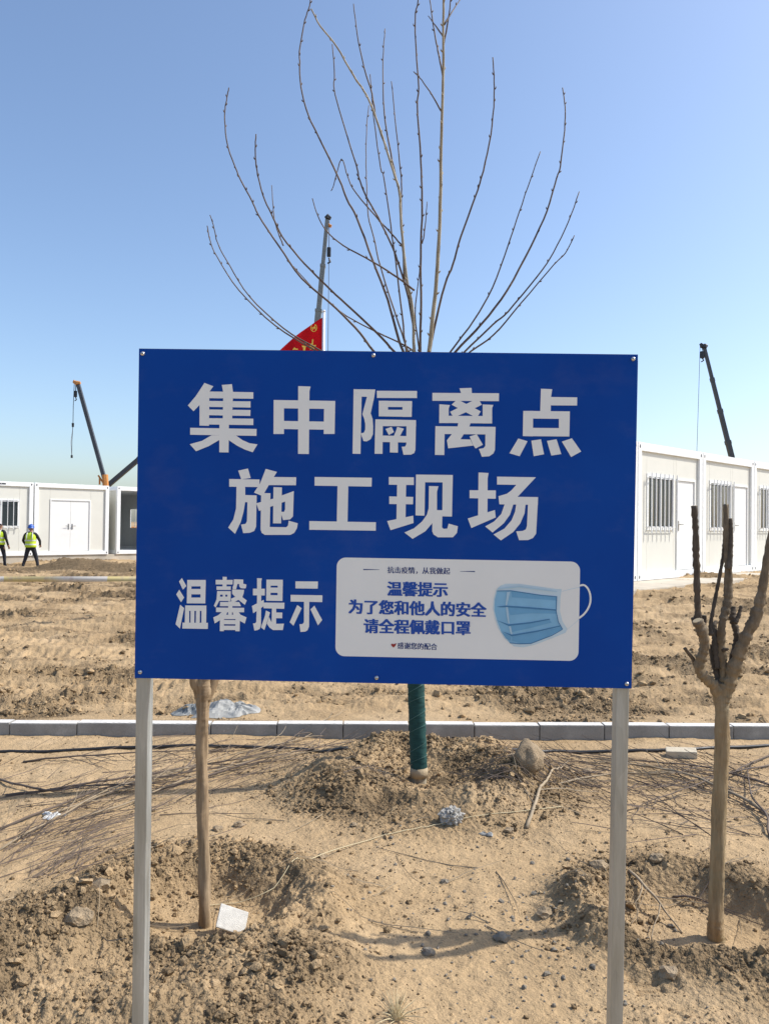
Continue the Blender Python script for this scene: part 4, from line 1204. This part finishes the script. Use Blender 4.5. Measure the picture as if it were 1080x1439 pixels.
SHOOTS = [
 (2.6, [(588,560),(545,540),(495,520),(442,492),(386,457),(336,408),(305,361),(295.5,339),(291,317)]),
 (2.6, [(590,552),(545,534),(500,518),(446,490),(398,461),(351,417),(323,374),(306,342),(301,321),(295,302)]),
 (3.4, [(584,556),(556,528),(525,494),(505.5,468),(472,433),(424,391),(391.5,345),(363,302),(354,282),(338,252.6),(333,241),(320,206),(315.5,168.5),(316,153),(319,137),(321.5,123)]),
 (3.2, [(588,530),(570,510),(553.5,494),(530,468),(487,428),(459,402),(428,370.6),(397,333),(384,306),(372,281),(363,250),(360,233),(358.5,210),(359.6,188)]),
 (1.5, [(398,345),(394,335),(387.6,317),(384,297),(381.6,260)]),
 (2.0, [(590,500),(575,489),(560,481),(520,462),(487,444),(467,429),(440,405),(412,374)]),
 (2.4, [(582,408),(560,391),(524,368),(482,344.6),(459,325),(446,302),(438.7,278.5)]),
 (3.6, [(586,540),(574,510),(560,478),(544.5,421),(523.7,366.7),(501.7,307),(487.4,280),(475.7,250),(443,183),(433,161),(422.6,122),(421,87),(421,67),(428,28.5),(435,8),(435.5,-3)]),
 (2.4, [(588,530),(574,496),(560,455),(535,377),(525,333),(517,302),(514.6,250),(514,220),(515,179),(518,148)]),
 (2.8, [(582,470),(574,420),(560,372),(551,347),(531.5,306),(514.6,276),(504,250),(500,231),(470.6,132),(470,106),(466.7,62)]),
 (2.2, [(572,395),(566,352),(560,339.5),(535,312),(500,271),(489,250),(479.6,223),(469,259),(465,268)]),
 (4.6, [(587,560),(584,530),(581.7,494),(579,430.6),(570.6,389),(563.6,317),(561,269),(555,249),(542,207),(523.7,153),(511,127),(496.5,106),(472,63.5),(450,36),(437,12)]),
 (2.4, [(544,212),(529,168.5),(522.4,132),(512,96),(501.7,48),(496.5,5)]),
 (2.3, [(559,262),(551,225.6),(542.4,179),(538.5,140),(538,83),(540.6,40)]),
 (2.3, [(568,400),(565,330),(563.6,286),(564,259),(561,228),(555,166),(549.6,114)]),
 (2.4, [(585,535),(570.6,494),(565,444),(556.7,375),(551,333),(539,250),(535,236),(525,166),(519.8,104)]),
 (3.4, [(590,560),(590,494),(591.4,427.8),(590.8,361),(592.8,291.7),(592,250),(589.8,207),(586,150),(588,123),(584.6,70),(583,24.6),(587,2.6),(590,-30)]),
 (1.4, [(592.8,342),(595.5,330.5),(598,305),(599.7,283)]),
 (2.0, [(590,500),(583,441.7),(588.6,389),(590,372)]),
 (6.4, [(594,565),(598,530),(602.5,494),(608,444),(614.4,375),(617.8,300),(619,250),(619.6,207),(622,129.6),(622.7,65),(623,0),(624,-60)]),
 (1.7, [(619.6,155.6),(608,135),(592,112),(580.7,100)]),
 (2.0, [(622,106),(617,80),(613,60),(607,25),(604,0),(602,-25)]),
 (1.7, [(622.5,51),(612,36),(601.5,22)]),
 (2.0, [(622.5,65),(629.5,26),(632.6,0),(634,-20)]),
 (1.7, [(624,34),(634,17),(645.6,0),(650,-8)]),
 (3.0, [(604,492),(609.4,464),(624.7,400),(636,372),(647,333),(667.8,275),(676,250),(687,202),(693.5,150),(694,114),(692,80)]),
 (2.4, [(598,545),(614,520),(633,494),(666.4,448.6),(691.4,404),(713.6,344.4),(729,298.6),(745.6,250),(759,212.6)]),
 (3.6, [(597,552),(616,525),(640,494),(677.5,454),(712,408),(745.6,345.8),(767.8,297),(781.7,250),(786.9,233),(792.8,183),(793.3,150),(790,123)]),
 (2.8, [(598,556),(622,525),(652.5,494),(692.8,455.6),(713.6,437.5),(755,387.5),(777.5,354),(798,312.5),(813.6,269)]),
 (2.6, [(598,560),(626,528),(661,494),(692.8,471),(731.7,426),(777.5,372),(794,355.6),(806.7,330.6)]),
]
def build_poplar():
    Y = 4.85; k = Y / 1080
    base = at(588, 1092, Y); base.z = hgt(base.x, Y); O = base.copy()
    root = empty('bare_tree', O); tag(root, 'leafless young tree with fanned upright shoots and green wrapped trunk behind the board', 'tree')
    W = lambda L_: [(at(x, y, Y), r * k) for x, y, r in L_]
    limb(W([(588, 1110, 11.5), (588, 1085, 10), (586.5, 1040, 9.5), (585, 1000, 9.6), (583, 940, 9.6), (584, 800, 9.4), (588, 650, 9), (590, 580, 9.5), (591, 545, 8), (592, 520, 5)]), 'trunk', 'bark_poplar', root, O, 14, .03, 6, 3)
    # spiral wrap: overlapping bands
    A, B = at(588.5, 1087, Y) - O, at(583, 930, Y) - O
    m = MB(); nb = 22
    r0 = 11.6 * k
    for i in range(nb):
        t0 = i / nb; t1 = (i + 1.02) / nb
        p, q = A.lerp(B, t0), A.lerp(B, t1)
        tilt = .22
        n = 20; vv = []
        for c, rr in ((p, r0 * 1.018), (p.lerp(q, .5), r0 * 1.008), (q, r0 * .985)):
            for j in range(n):
                a = 2 * math.pi * j / n
                wob = 1 + .022 * math.sin(3 * a + i * 1.7) + .012 * math.sin(5 * a + i * 4.1)
                vv.append((c.x + math.cos(a) * rr * wob, c.y + math.sin(a) * rr * wob, c.z + math.cos(a + .8) * r0 * tilt))
        m._add(vv, [(a * n + j, a * n + (j + 1) % n, (a + 1) * n + (j + 1) % n, (a + 1) * n + j) for a in range(2) for j in range(n)])
    m.build('trunk_wrap', 'wrap_green', root, True)
    hp = []
    for j in range(150):
        t = j / 149; c = A.lerp(B, .03 + .95 * t); a = t * 2 * math.pi * 7.3 + .5 * math.sin(t * 9)
        hp.append((c.x + math.cos(a) * r0 * 1.045, c.y + math.sin(a) * r0 * 1.045, c.z + .012 * math.sin(a * .5) + math.cos(a + .8) * r0 * .35))
    MB().tube(hp, .0016, 4).build('wrap_tie', 'wrap_string', root)
    C0, C1 = at(588.5, 1091, Y) - O, at(588.3, 1078, Y) - O
    MB().tube([C0, C0.lerp(C1, .5), C1], [r0 * 1.10, r0 * 1.09, r0 * 1.04], 18).build('wrap_cuff', 'wrap_tan', root, True)
    r_ = random.Random(11)
    mains = []
    for i, (r0_, pl) in sorted(enumerate(SHOOTS), key=lambda z: z[1][1][0][1] < 480):
        n = len(pl)
        spread = abs(pl[-1][0] - 590) / 300
        dy = r_.uniform(-.75, .75) * (1.0 - .4 * spread)
        root_dy = 0.0
        if pl[0][1] < 480:           # side twig: start on its parent's depth as well as it can
            dy *= .35
            best = (1e9, 0.)
            for mp_ in mains:
                for (mx, my, md) in mp_:
                    e = math.hypot(mx - pl[0][0], my - pl[0][1])
                    if e < best[0]: best = (e, md)
            root_dy = best[1]
        ln = [0]
        for a, b in zip(pl, pl[1:]): ln.append(ln[-1] + math.hypot(a[0] - b[0], a[1] - b[1]))
        tot = ln[-1]
        pts = []
        for (x, y), s in zip(pl, ln):
            t = s / tot
            rad = r0_ * .5 * (1 - .72 * t ** .85) + .32
            pts.append((at(x, y, Y + root_dy + dy * t ** 1.3), rad * k))
        dd = [(x, y, root_dy + dy * (s / tot) ** 1.3) for (x, y), s in zip(pl, ln)]
        mains.append([tuple(a) for a in spline(dd, 8)])
        q = spline([(*p, r) for p, r in pts], 4)
        m = MB(); P = [Vector(a[:3]) - O + Vector((r_.uniform(-1, 1), r_.uniform(-1, 1), 0)) * (.0016 if 0 < i_ < len(q) - 1 else 0) for i_, a in enumerate(q)]; R = [max(.0011, a[3]) for a in q]
        m.tube(P, R, 7, True, .03, i)
        # buds at the nodes
        s = 26.0
        side = 1
        while s < tot * .985:
            j = min(range(len(ln)), key=lambda z: abs(ln[z] - s))
            f = s / tot * (len(P) - 1); a = int(f); b = min(a + 1, len(P) - 1)
            p = P[a].lerp(P[b], f - a); d = (P[b] - P[max(a - 1, 0)]).normalized()
            o_ = d.orthogonal(); o_.rotate(Quaternion(d, r_.uniform(0, 6.28)))
            rr = R[a]
            m.tube([p + o_ * rr * .5 - d * .004, p + o_ * (rr + .003) + d * .004, p + o_ * (rr + .0035) + d * .013], [rr * .5 + .0018, .0034, .0006], 5)
            s += r_.uniform(17, 34)
        m.build('shoot', 'bark_poplar' if r0_ > 4 else 'twig_dark', root, True)
build_right_tree(); build_left_tree(); build_poplar()

# ------------------------------------------------------------------ hose, branches, litter
def ground_path(pxs, lift, wob=0., seed=0):
    r_ = random.Random(seed)
    return [ground(x, y + r_.uniform(-wob, wob)) + Vector((0, 0, lift)) for x, y in pxs]

def hose(pxs, label, rad):
    p = spline([tuple(v) for v in ground_path(pxs, rad * .6)], 6)
    p = [Vector((a[0], a[1], hgt(a[0], a[1]) * .5 + a[2] * .5 + rad * .3)) for a in p]
    O = p[len(p) // 2].copy()
    m = MB().tube([q - O for q in p], rad, 10)
    o = m.build('hose', 'hose_black', None, True); o.location = O
    tag(o, label, 'hose', 'black irrigation hoses along the kerb')
hose([(-120, 1062), (0, 1058), (80, 1057), (160, 1052), (240, 1050), (330, 1050), (420, 1054), (488, 1055)], 'black hose along the kerb, running under the cut twigs left of the green trunk', .011)
hose([(690, 1053), (760, 1058), (840, 1058), (900, 1056), (960, 1055), (1010, 1052), (1090, 1049), (1180, 1047)], 'black hose along the kerb passing behind the pruned bare tree', .012)

def branch_thing(px, r_, label, group, n_side=8, thick=3.0, lift=.02, seed=0, mat='twig_brown'):
    """a cut branch lying on the ground: stem plus side twigs"""
    rr = random.Random(seed)
    pts = [ground(x, y) for x, y in px]
    q = [Vector(a) for a in spline([tuple(p) for p in pts], 6)]
    n = len(q)
    if n_side <= 3:
        a_, b_ = pts[0], pts[-1]
        q = [q[i].lerp(a_.lerp(b_, i / (n - 1)), .75) for i in range(n)]
    wv = .012 if n_side > 3 else .003
    q = [Vector((p.x + wv * math.sin(i * .9 + seed), p.y, max(p.z, hgt(p.x, p.y)) + lift * math.sin(math.pi * min(1, i / n * 1.1)) + thick * .0011)) for i, p in enumerate(q)]
    O = q[0].copy()
    root = empty('cut_branch', O); tag(root, label, 'branch', group)
    MB().tube([p - O for p in q], [thick * .0021 * (1 - .75 * i / (n - 1)) + .0007 for i in range(n)], 6, True, .1, seed).build('stem', mat, root, True)
    for k in range(n_side):
        m = MB()
        i = rr.randrange(n // 6, n - 2); p = q[i]; d = (q[min(i + 2, n - 1)] - q[max(i - 2, 0)]).normalized()
        a = rr.uniform(.3, .9) * rr.choice((-1, 1)); L = rr.uniform(.12, .42)
        c, s = math.cos(a), math.sin(a); e = Vector((d.x * c - d.y * s, d.x * s + d.y * c, 0)).normalized()
        tw = []
        up = rr.uniform(-.02, .10)
        for j in range(6):
            t = j / 5; w = p + e * (L * t) + Vector((.015 * math.sin(j * 1.7 + k), .015 * math.cos(j * 2.1 + k), 0)) * t
            w.z = max(hgt(w.x, w.y) + .002, p.z * (1 - t) + (hgt(w.x, w.y) + up) * t)
            tw.append(w - O)
        m.tube(tw, [thick * .0008 * (1 - .7 * j / 5) + .0006 for j in range(6)], 4)
        m.build('side_twig', mat, root)
    return root

def twig_litter(name, label, regions, N, seed, mat='twig_brown'):
    rr = random.Random(seed); m = MB()
    for _ in range(N):
        (x0, x1, y0, y1, a0, a1) = rr.choice(regions)
        g = ground(rr.uniform(x0, x1), rr.uniform(y0, y1), 5)
        a = math.radians(rr.uniform(a0, a1)); L = rr.uniform(.12, .65); e = Vector((math.cos(a), math.sin(a), 0))
        cur = rr.uniform(-.5, .5); up = rr.uniform(0, .05) if rr.random() < .7 else rr.uniform(.03, .14)
        nn = 5; p = g.copy(); pts = []
        r0 = rr.uniform(.0012, .0032)
        for j in range(nn):
            t = j / (nn - 1)
            pts.append((p.x, p.y, hgt(p.x, p.y) + .003 + up * t))
            c, s = math.cos(cur / nn), math.sin(cur / nn); e = Vector((e.x * c - e.y * s, e.x * s + e.y * c, 0)); p = p + e * (L / nn)
        m.tube(pts, [r0 * (1 - .6 * j / nn) for j in range(nn)], 3, False)
    tag(m.build(name, mat, None), label, 'twigs', kind='stuff')

def build_brush():
    GL, GR = 'cut branches lying left of the green trunk', 'cut branches lying round the pruned bare tree'
    left = [[(0, 1196), (90, 1150), (190, 1105), (330, 1072), (500, 1040)], [(0, 1168), (120, 1125), (260, 1092), (420, 1066)], [(10, 1120), (120, 1108), (240, 1090), (380, 1060), (430, 1020)],
            [(60, 1148), (180, 1112), (300, 1075), (430, 1040), (470, 1000)], [(30, 1072), (130, 1068), (230, 1062), (330, 1056)], [(-20, 1090), (60, 1118), (150, 1110), (260, 1098)],
            [(100, 1156), (190, 1130), (300, 1090), (420, 1063), (505, 1048)], [(230, 1110), (330, 1085), (430, 1060), (520, 1038)]]
    labs = ['long thin cut branch slanting from the frame edge to the kerb by the green trunk', 'thin brown cut branch under the left post, slanting towards the kerb', 'cut branch with its tips arching over the kerb beside the grey tarp',
            'cut branch crossing the left post with raised tips over the kerb', 'straight dark cut branch lying just before the black hose', 'crooked dark cut branch at the edge of the twig pile near the white scrap',
            'pale cut branch crossing the brown trunk towards the hose end', 'short cut branch lying beside the brown trunk, pointing at the kerb']
    for i, (p, l) in enumerate(zip(left, labs)):
        branch_thing(p, None, l, GL, 12, 2.6 + (i % 3) * .5, .03, 60 + i, 'twig_brown' if i % 3 else 'twig_pale')
    right = [[(1090, 1152), (1020, 1118), (960, 1096), (900, 1082), (800, 1062)], [(1085, 1075), (1010, 1100), (930, 1128), (880, 1140)], [(1090, 1108), (1010, 1090), (920, 1078), (840, 1066)],
             [(780, 1103), (840, 1098), (900, 1094), (960, 1090)], [(1085, 1060), (1030, 1092), (960, 1108), (890, 1112)], [(1085, 1180), (1072, 1150), (1050, 1110), (1058, 1070)],
             [(740, 1165), (746, 1130), (752, 1112), (772, 1090), (800, 1068)], [(884, 1225), (905, 1255), (930, 1285), (958, 1313)], [(945, 1262), (975, 1270), (998, 1272)]]
    labs = ['thick pale cut branch slanting from the kerb down past the pruned tree trunk', 'thin cut branch in the tangle behind the pruned tree', 'long dark cut branch lying between the pale block and the pruned tree',
            'straight cut branch lying before the boulder, pointing to the right post', 'curved cut branch with fine tips left of the pruned trunk', 'forked cut branch bending upright beside the pruned trunk',
            'pale forked stick standing out of the sand beside the crumpled grey ball', 'pale straight stick leaning down into the right pit', 'short dark twig lying in the right pit against the trunk']
    for i, (p, l) in enumerate(zip(right, labs)):
        branch_thing(p, None, l, GR, 12 if i < 6 else 3, (5.2, 2.6, 3.4, 3.0, 2.4, 3.2, 5.0, 3.6, 2.6)[i], .035 if i < 6 else .02, 80 + i, ('twig_pale', 'twig_brown', 'twig_brown', 'twig_pale', 'twig_brown', 'twig_brown', 'twig_pale', 'twig_pale', 'twig_brown')[i])
    twig_litter('twig_litter', 'tangle of fine brown twigs spread over the sand left of the green trunk', [(-30, 300, 1070, 1200, 10, 60), (150, 520, 1040, 1110, 0, 50), (-20, 110, 1170, 1240, 30, 100)], 230, 5)
    twig_litter('twig_litter', 'tangle of fine brown twigs round the pruned bare tree', [(800, 1090, 1058, 1140, 120, 200), (880, 1090, 1080, 1180, 100, 230), (700, 880, 1070, 1110, 150, 200)], 260, 6)
    twig_litter('pale_twig_litter', 'sparse pale straws and twigs lying across the sand', [(60, 1060, 1060, 1330, 0, 360)], 60, 7, 'twig_pale')
build_brush()

def lump(name, label, cat, px, py, rx, ry, rz, mat, seed=0, rough=.2, sink=.3, group=None, freq=2.2, sub=3, crumple=False, yaw=0.):
    g = ground(px, py)
    bm = bmesh.new(); bmesh.ops.create_icosphere(bm, subdivisions=sub, radius=1)
    r_ = random.Random(seed); off = Vector((r_.uniform(0, 50), r_.uniform(0, 50), r_.uniform(0, 50)))
    from mathutils import noise as mn
    for v in bm.verts:
        d = v.co.normalized()
        k = 1 + rough * mn.fractal(d * freq + off, .8, 2.1, 4)
        if crumple: k += rough * 1.0 * (abs(mn.noise(d * freq * 2.3 + off)) - .25)
        v.co = Vector((d.x * rx * k, d.y * ry * k, d.z * rz * k))
    me = bpy.data.meshes.new(name); bm.to_mesh(me); bm.free(); me.materials.append(M[mat])
    if not crumple and name != 'stone': me.polygons.foreach_set('use_smooth', [True] * len(me.polygons))
    o = bpy.data.objects.new(name, me); COL.objects.link(o); o.location = (g.x, g.y + ry * .3, g.z + rz * (1 - 2 * sink)); o.rotation_euler = (0, 0, yaw)
    tag(o, label, cat, group)
    return o

def build_litter():
    lump('boulder', 'rounded tan boulder beside the black hose right of the green trunk', 'rock', 742, 1082, .085, .075, .10, 'stone_tan', 1, .34, .24, None, 1.5)
    lump('crumpled_bag', 'crumpled silver grey bag balled up on the sand below the green trunk', 'litter', 634, 1157, .058, .045, .048, 'foil_grey', 2, .42, .2, None, 3.2, 4, True)
    stones = [(722, 1069, .035, 'small tan stone tucked against the boulder'), (715, 1170, .026, 'tan stone beside the white scrap right of the crumpled bag'), (452, 1207, .024, 'lone tan stone on bare sand near the pale cord'),
              (497, 1161, .020, 'lone dark stone on the sand before the green trunk mound'), (624, 1241, .019, 'blue grey stone on the open sand before the right pit'), (765, 1287, .033, 'dark clod at the tip of the branching shadow'),
              (706, 1322, .030, 'flat grey stone just below the branching shadow'), (602, 1342, .026, 'grey stone with pale edge amid the shadow branches'), (825, 1086, .034, 'pale jagged stone lying before the right post hose'),
              (840, 1222, .045, 'big dark clod on the left rim of the right pit'), (925, 1210, .036, 'tan clod on the back rim of the right pit'), (940, 1372, .034, 'half buried tan stone beside the boot print'),
              (306, 1168, .028, 'tan stone on the back rim of the left pit'), (335, 1162, .030, 'dark clod above the left pit behind the brown trunk'), (140, 1250, .040, 'pale earth lump on the crest of the left mound'), (108, 1295, .050, 'large tan earth lump in the left mound')]
    for i, (x, y, s, l) in enumerate(stones):
        mt = 'stone_grey' if any(w in l for w in ('grey',)) else 'stone_tan'
        lump('stone', l, 'stone', x, y, s, s * .8, s * .62, mt, 30 + i, .5, .3, 'loose stones on the sand', 2.2, 2)
    # pale block on the hose
    g = ground(957, 1063)
    o = MB().bbox(-.10, .10, -.045, .045, 0, .05, .006).build('building_block', 'block_tan', None); o.location = (g.x, g.y, g.z + .0); o.rotation_euler = (.10, -.06, -.28)
    tag(o, 'pale tan building block lying by the hose near the pruned tree', 'block')
    # crumpled sheets
    def sheet(name, label, cat, px, py, w, d, hmax, mat, seed, n=26, yaw=0., outline=.0, lift=.004, sheetlike=False):
        g = ground(px, py); vv = []
        c, s = math.cos(yaw), math.sin(yaw)
        for i in range(n + 1):
            for j in range(n + 1):
                u, v = i / n * 2 - 1, j / n * 2 - 1
                wob = 1 + outline * float(vn(np.array([math.atan2(v, u) * 1.3 + seed]), np.array([seed * 1.7]), seed)[0])
                x, y = u * w / 2 * wob, v * d / 2 * wob
                X, Y_ = x * c - y * s, x * s + y * c
                hh = (billow(np.array([u * 1.6 + seed]), np.array([v * 1.6]), 3, seed)[0] * .5 + .5)
                ed = max(0, 1 - max(abs(u), abs(v)) ** 3)
                z = hgt(g.x + X, g.y + Y_) * (1 - .0) - g.z + lift + hmax * hh * (ed if not sheetlike else .35 + .65 * ed)
                vv.append((X, Y_, z))
        m = MB(); m._add(vv, [(i * (n + 1) + j, (i + 1) * (n + 1) + j, (i + 1) * (n + 1) + j + 1, i * (n + 1) + j + 1) for i in range(n) for j in range(n)])
        o = m.build(name, mat, None, False); o.location = g
        so = o.modifiers.new('thick', 'SOLIDIFY'); so.thickness = .003
        tag(o, label, cat); return o
    sheet('tarp', 'crumpled grey plastic sheet lying just behind the kerb under the board', 'tarp', 325, 999, .40, .30, .085, 'tarp_pale', 4, 30, .1, .5)
    sheet('tarp', 'dark grey wrinkled sheet beside the pale one behind the kerb', 'tarp', 268, 1001, .26, .2, .06, 'tarp_grey', 9, 22, .3, .5)
    sheet('paper_scrap', 'torn white scrap lying on the sand left of the left post', 'litter', 74, 1149, .085, .06, .028, 'trash_white', 13, 18, .2, .6)
    sheet('paper_scrap', 'small white scrap lying on the sand right of the crumpled bag', 'litter', 683, 1174, .055, .025, .012, 'tarp_pale', 15, 14, -.3, .6)
    # foam plate leaning in the left pit
    g = ground(326, 1312)
    bm = bmesh.new()
    m = MB().bbox(-.062, .062, -.005, .005, -.05, .05, .004)
    o = m.build('foam_board', 'foam_white', None); o.location = (g.x, g.y, g.z + .055); o.rotation_euler = (-.95, .42, .25)
    tag(o, 'broken white foam board leaning in the left pit beside the trunk', 'foam')
    # pale cord across the sand
    p = [ground(x, y) for x, y in ((285, 1275), (330, 1272), (385, 1250), (440, 1208), (520, 1182), (600, 1164), (660, 1150), (720, 1143), (790, 1135))]
    q = [Vector(a) for a in spline([tuple(v) for v in p], 8)]
    O = q[len(q) // 2].copy()
    m = MB().tube([Vector((a.x, a.y, max(a.z, hgt(a.x, a.y)) + .006)) - O for a in q], .0022, 6)
    o = m.build('pale_cord', 'straw', None, True); o.location = O; tag(o, 'long pale cord lying across the sand from the brown trunk', 'cord')
    # dry grass tuft
    g = ground(556, 1432); m = MB(); rr = random.Random(4)
    for k in range(70):
        a = rr.uniform(0, 6.28); L = rr.uniform(.05, .13); l = rr.uniform(.2, 1.0)
        pts = [(.012 * math.cos(a), .012 * math.sin(a), 0)] + [(math.cos(a) * L * l * t, math.sin(a) * L * l * t, L * (1 - l * .6) * t - .03 * l * t * t) for t in (.4, .75, 1.)]
        m.tube(pts, [.0012, .001, .0008, .0003], 3, False)
    o = m.build('grass_tuft', 'straw', None); o.location = g; tag(o, 'tuft of dry straw coloured grass on the near sand', 'grass')
build_litter()

# ------------------------------------------------------------------ workers
def worker(loc, yaw, pose, label, helmet_mat):
    H = 1.70
    root = empty('worker', loc, yaw); tag(root, label, 'person', 'workers before the cabins')
    V, E, R = [], [], []
    def add(p, r, par=None):
        V.append(p); R.append(r if isinstance(r, tuple) else (r, r))
        if par is not None: E.append((par, len(V) - 1))
        return len(V) - 1
    st = pose['stance']
    pel = add((0, 0, .93), (.155, .115))
    wa = add((0, .0, 1.08), (.15, .10), pel); ch = add((0, -.01, 1.27), (.175, .12), wa); sh = add((0, -.01, 1.40), (.13, .09), ch)
    nk = add((0, .0, 1.48), .055, sh); hd0 = add((0, .01, 1.545), (.068, .078), nk); hd1 = add((0, .012, 1.62), (.078, .092), hd0); hd2 = add((0, .01, 1.685), (.055, .065), hd1)
    nose = add((0, .105, 1.595), .014, hd1)
    for s in (-1, 1): add((s * .085, 0, 1.60), .016, hd1)
    for s in (-1, 1):
        hx, hz = s * .09, .88
        fx, fy = s * st[0], st[1] * s
        hip = add((hx, 0, hz), (.098, .105), pel)
        knee = add((hx * .45 + fx * .55, fy * .5 + .06, .47), .072, hip)
        calf = add((hx * .2 + fx * .8, fy * .75 + .02, .30), .060, knee)
        ank = add((fx, fy, .09), .046, calf)
        add((fx + s * .01, fy - .05, .045), .042, ank)
        toe = add((fx + s * .03, fy + .10, .04), .042, ank); add((fx + s * .045, fy + .18, .035), .032, toe)
        shd = add((s * .185, -.01, 1.385), .068, sh)
        (ex, ey, ez), (wx, wy, wz) = pose['arm'][0 if s < 0 else 1]
        el = add((s * ex, ey, ez), .052, shd); fo = add((s * (ex + wx) / 2, (ey + wy) / 2, (ez + wz) / 2), .046, el)
        wr = add((s * wx, wy, wz), .034, fo)
        d = (Vector((s * wx, wy, wz)) - Vector((s * ex, ey, ez))).normalized()
        w = Vector((s * wx, wy, wz)); sd = Vector((-s * .9, .3, .0)); pm = add(tuple(w + d * .06), (.040, .026), wr)
        pw = w + d * .06
        la = d.cross(Vector((0, 0, 1))); la = la.normalized() if la.length > .1 else Vector((0, 1, 0))
        for k, (o_, L) in enumerate(((-.03, .07), (-.01, .08), (.01, .075), (.03, .06))):
            a1 = pw + la * o_ + d * .035; k1 = add(tuple(a1), .010, pm)
            k2 = add(tuple(a1 + d * L * .55 + Vector((0, 0, -.008))), .009, k1); add(tuple(a1 + d * L * .9 + Vector((-s * .02, 0, -.02))), .008, k2)
        t1 = add(tuple(w + d * .03 - la * .04), .011, wr); add(tuple(w + d * .07 - la * .055), .009, t1)
    me = bpy.data.meshes.new('body'); me.from_pydata(V, E, []); o = bpy.data.objects.new('body', me); COL.objects.link(o)
    sk = o.modifiers.new('skin', 'SKIN'); sk.use_smooth_shade = True
    for i, r in enumerate(R): me.skin_vertices[0].data[i].radius = r
    me.skin_vertices[0].data[0].use_root = True
    sb = o.modifiers.new('sub', 'SUBSURF'); sb.levels = 1; sb.render_levels = 1
    dg = bpy.context.evaluated_depsgraph_get(); dg.update()
    m2 = bpy.data.meshes.new_from_object(o.evaluated_get(dg)); bpy.data.objects.remove(o)
    m2.name = 'body'; m2.materials.clear()
    for n in ('cloth_navy', 'cloth_black', 'skin', 'shoe_black', 'hair_black'): m2.materials.append(M[n])
    mi = []
    arms = pose['arm']
    for p in m2.polygons:
        c = p.center
        i = 1
        if c.z < .075: i = 3
        elif c.z < .95 and abs(c.x) < .26 + (st[0] - .1) * (1 - c.z): i = 0
        for s, (e, w) in ((-1, arms[0]), (1, arms[1])):
            wv = Vector((s * w[0], w[1], w[2]))
            if (c - wv).dot((wv - Vector((s * e[0], e[1], e[2]))).normalized()) > .0 and (c - wv).length < .22: i = 2
        if c.z > 1.46: i = 2
        if c.z > 1.60 and c.y < .03: i = 4
        mi.append(i)
    m2.polygons.foreach_set('material_index', mi); m2.polygons.foreach_set('use_smooth', [True] * len(mi))
    bo = bpy.data.objects.new('body', m2); COL.objects.link(bo); bo.parent = root
    # vest: shell of elliptical rings
    def shell(zs, n=28, grow=0.0):
        m = MB(); vv = []
        for z, a, b in zs: vv += [(math.cos(2 * math.pi * j / n) * (a + grow), math.sin(2 * math.pi * j / n) * (b + grow) - .005, z) for j in range(n)]
        m._add(vv, [(i * n + j, i * n + (j + 1) % n, (i + 1) * n + (j + 1) % n, (i + 1) * n + j) for i in range(len(zs) - 1) for j in range(n)])
        return m
    prof = [(.90, .205, .165), (.98, .195, .155), (1.08, .185, .145), (1.2, .195, .15), (1.3, .20, .15), (1.38, .185, .125), (1.44, .13, .09), (1.47, .085, .07)]
    ve = shell(prof).build('vest', 'vest_yellow', root, True)
    so = ve.modifiers.new('t', 'SOLIDIFY'); so.thickness = .006
    def at_z(z):
        for (z0, a0, b0), (z1, a1, b1) in zip(prof, prof[1:]):
            if z0 <= z <= z1:
                t = (z - z0) / (z1 - z0); return (z, a0 + (a1 - a0) * t, b0 + (b1 - b0) * t)
    for z in (.985, 1.13):
        shell([at_z(z), at_z(z + .045)], grow=.006).build('reflective_band', 'vest_band', ve, True)
    for s in (-1, 1):
        MB().tube([(s * .10, -.158, 1.175), (s * .10, -.162, 1.28), (s * .10, -.135, 1.39), (s * .09, -.08, 1.45)], .018, 6).build('reflective_band', 'vest_band', ve, True)
    if helmet_mat:
        m = MB(); n = 20; vv = []; rings = [(1.605, .125, .150), (1.618, .112, .132), (1.66, .108, .128), (1.70, .095, .112), (1.735, .065, .078), (1.752, .02, .024)]
        for z, a, b in rings: vv += [(math.cos(2 * math.pi * j / n) * a, math.sin(2 * math.pi * j / n) * b + .012, z) for j in range(n)]
        m._add(vv, [(i * n + j, i * n + (j + 1) % n, (i + 1) * n + (j + 1) % n, (i + 1) * n + j) for i in range(len(rings) - 1) for j in range(n)] + [tuple((len(rings) - 1) * n + j for j in range(n))])
        he = m.build('helmet', helmet_mat, root, True)
        MB().tube([(0, -.10, 1.69), (0, -.03, 1.748), (0, .05, 1.752), (0, .115, 1.70)], .012, 6).build('ridge', helmet_mat, he, True)
    return root

def build_workers():
    Y = 27.2
    for px, py, yaw, pose, lab, hm in (
        (42.5, 798, .12, {'stance': (.27, .05), 'arm': [((.29, .06, 1.14), (.27, .24, 1.0)), ((.30, .06, 1.14), (.26, .24, 1.0))]}, 'worker in yellow vest and blue helmet with legs apart, facing the cabins', 'helmet_blue'),
        (-1, 795, -.1, {'stance': (.12, .16), 'arm': [((.27, -.02, 1.12), (.28, .14, .92)), ((.27, -.04, 1.12), (.29, .06, .90))]}, 'bareheaded worker in yellow vest cut by the photo edge, facing the cabins', None)):
        p = at(px, py, Y); z = hgt(p.x, Y)
        worker((p.x, Y, z - .005), yaw, pose, lab, hm).scale = (.96, .96, .96)
build_workers()
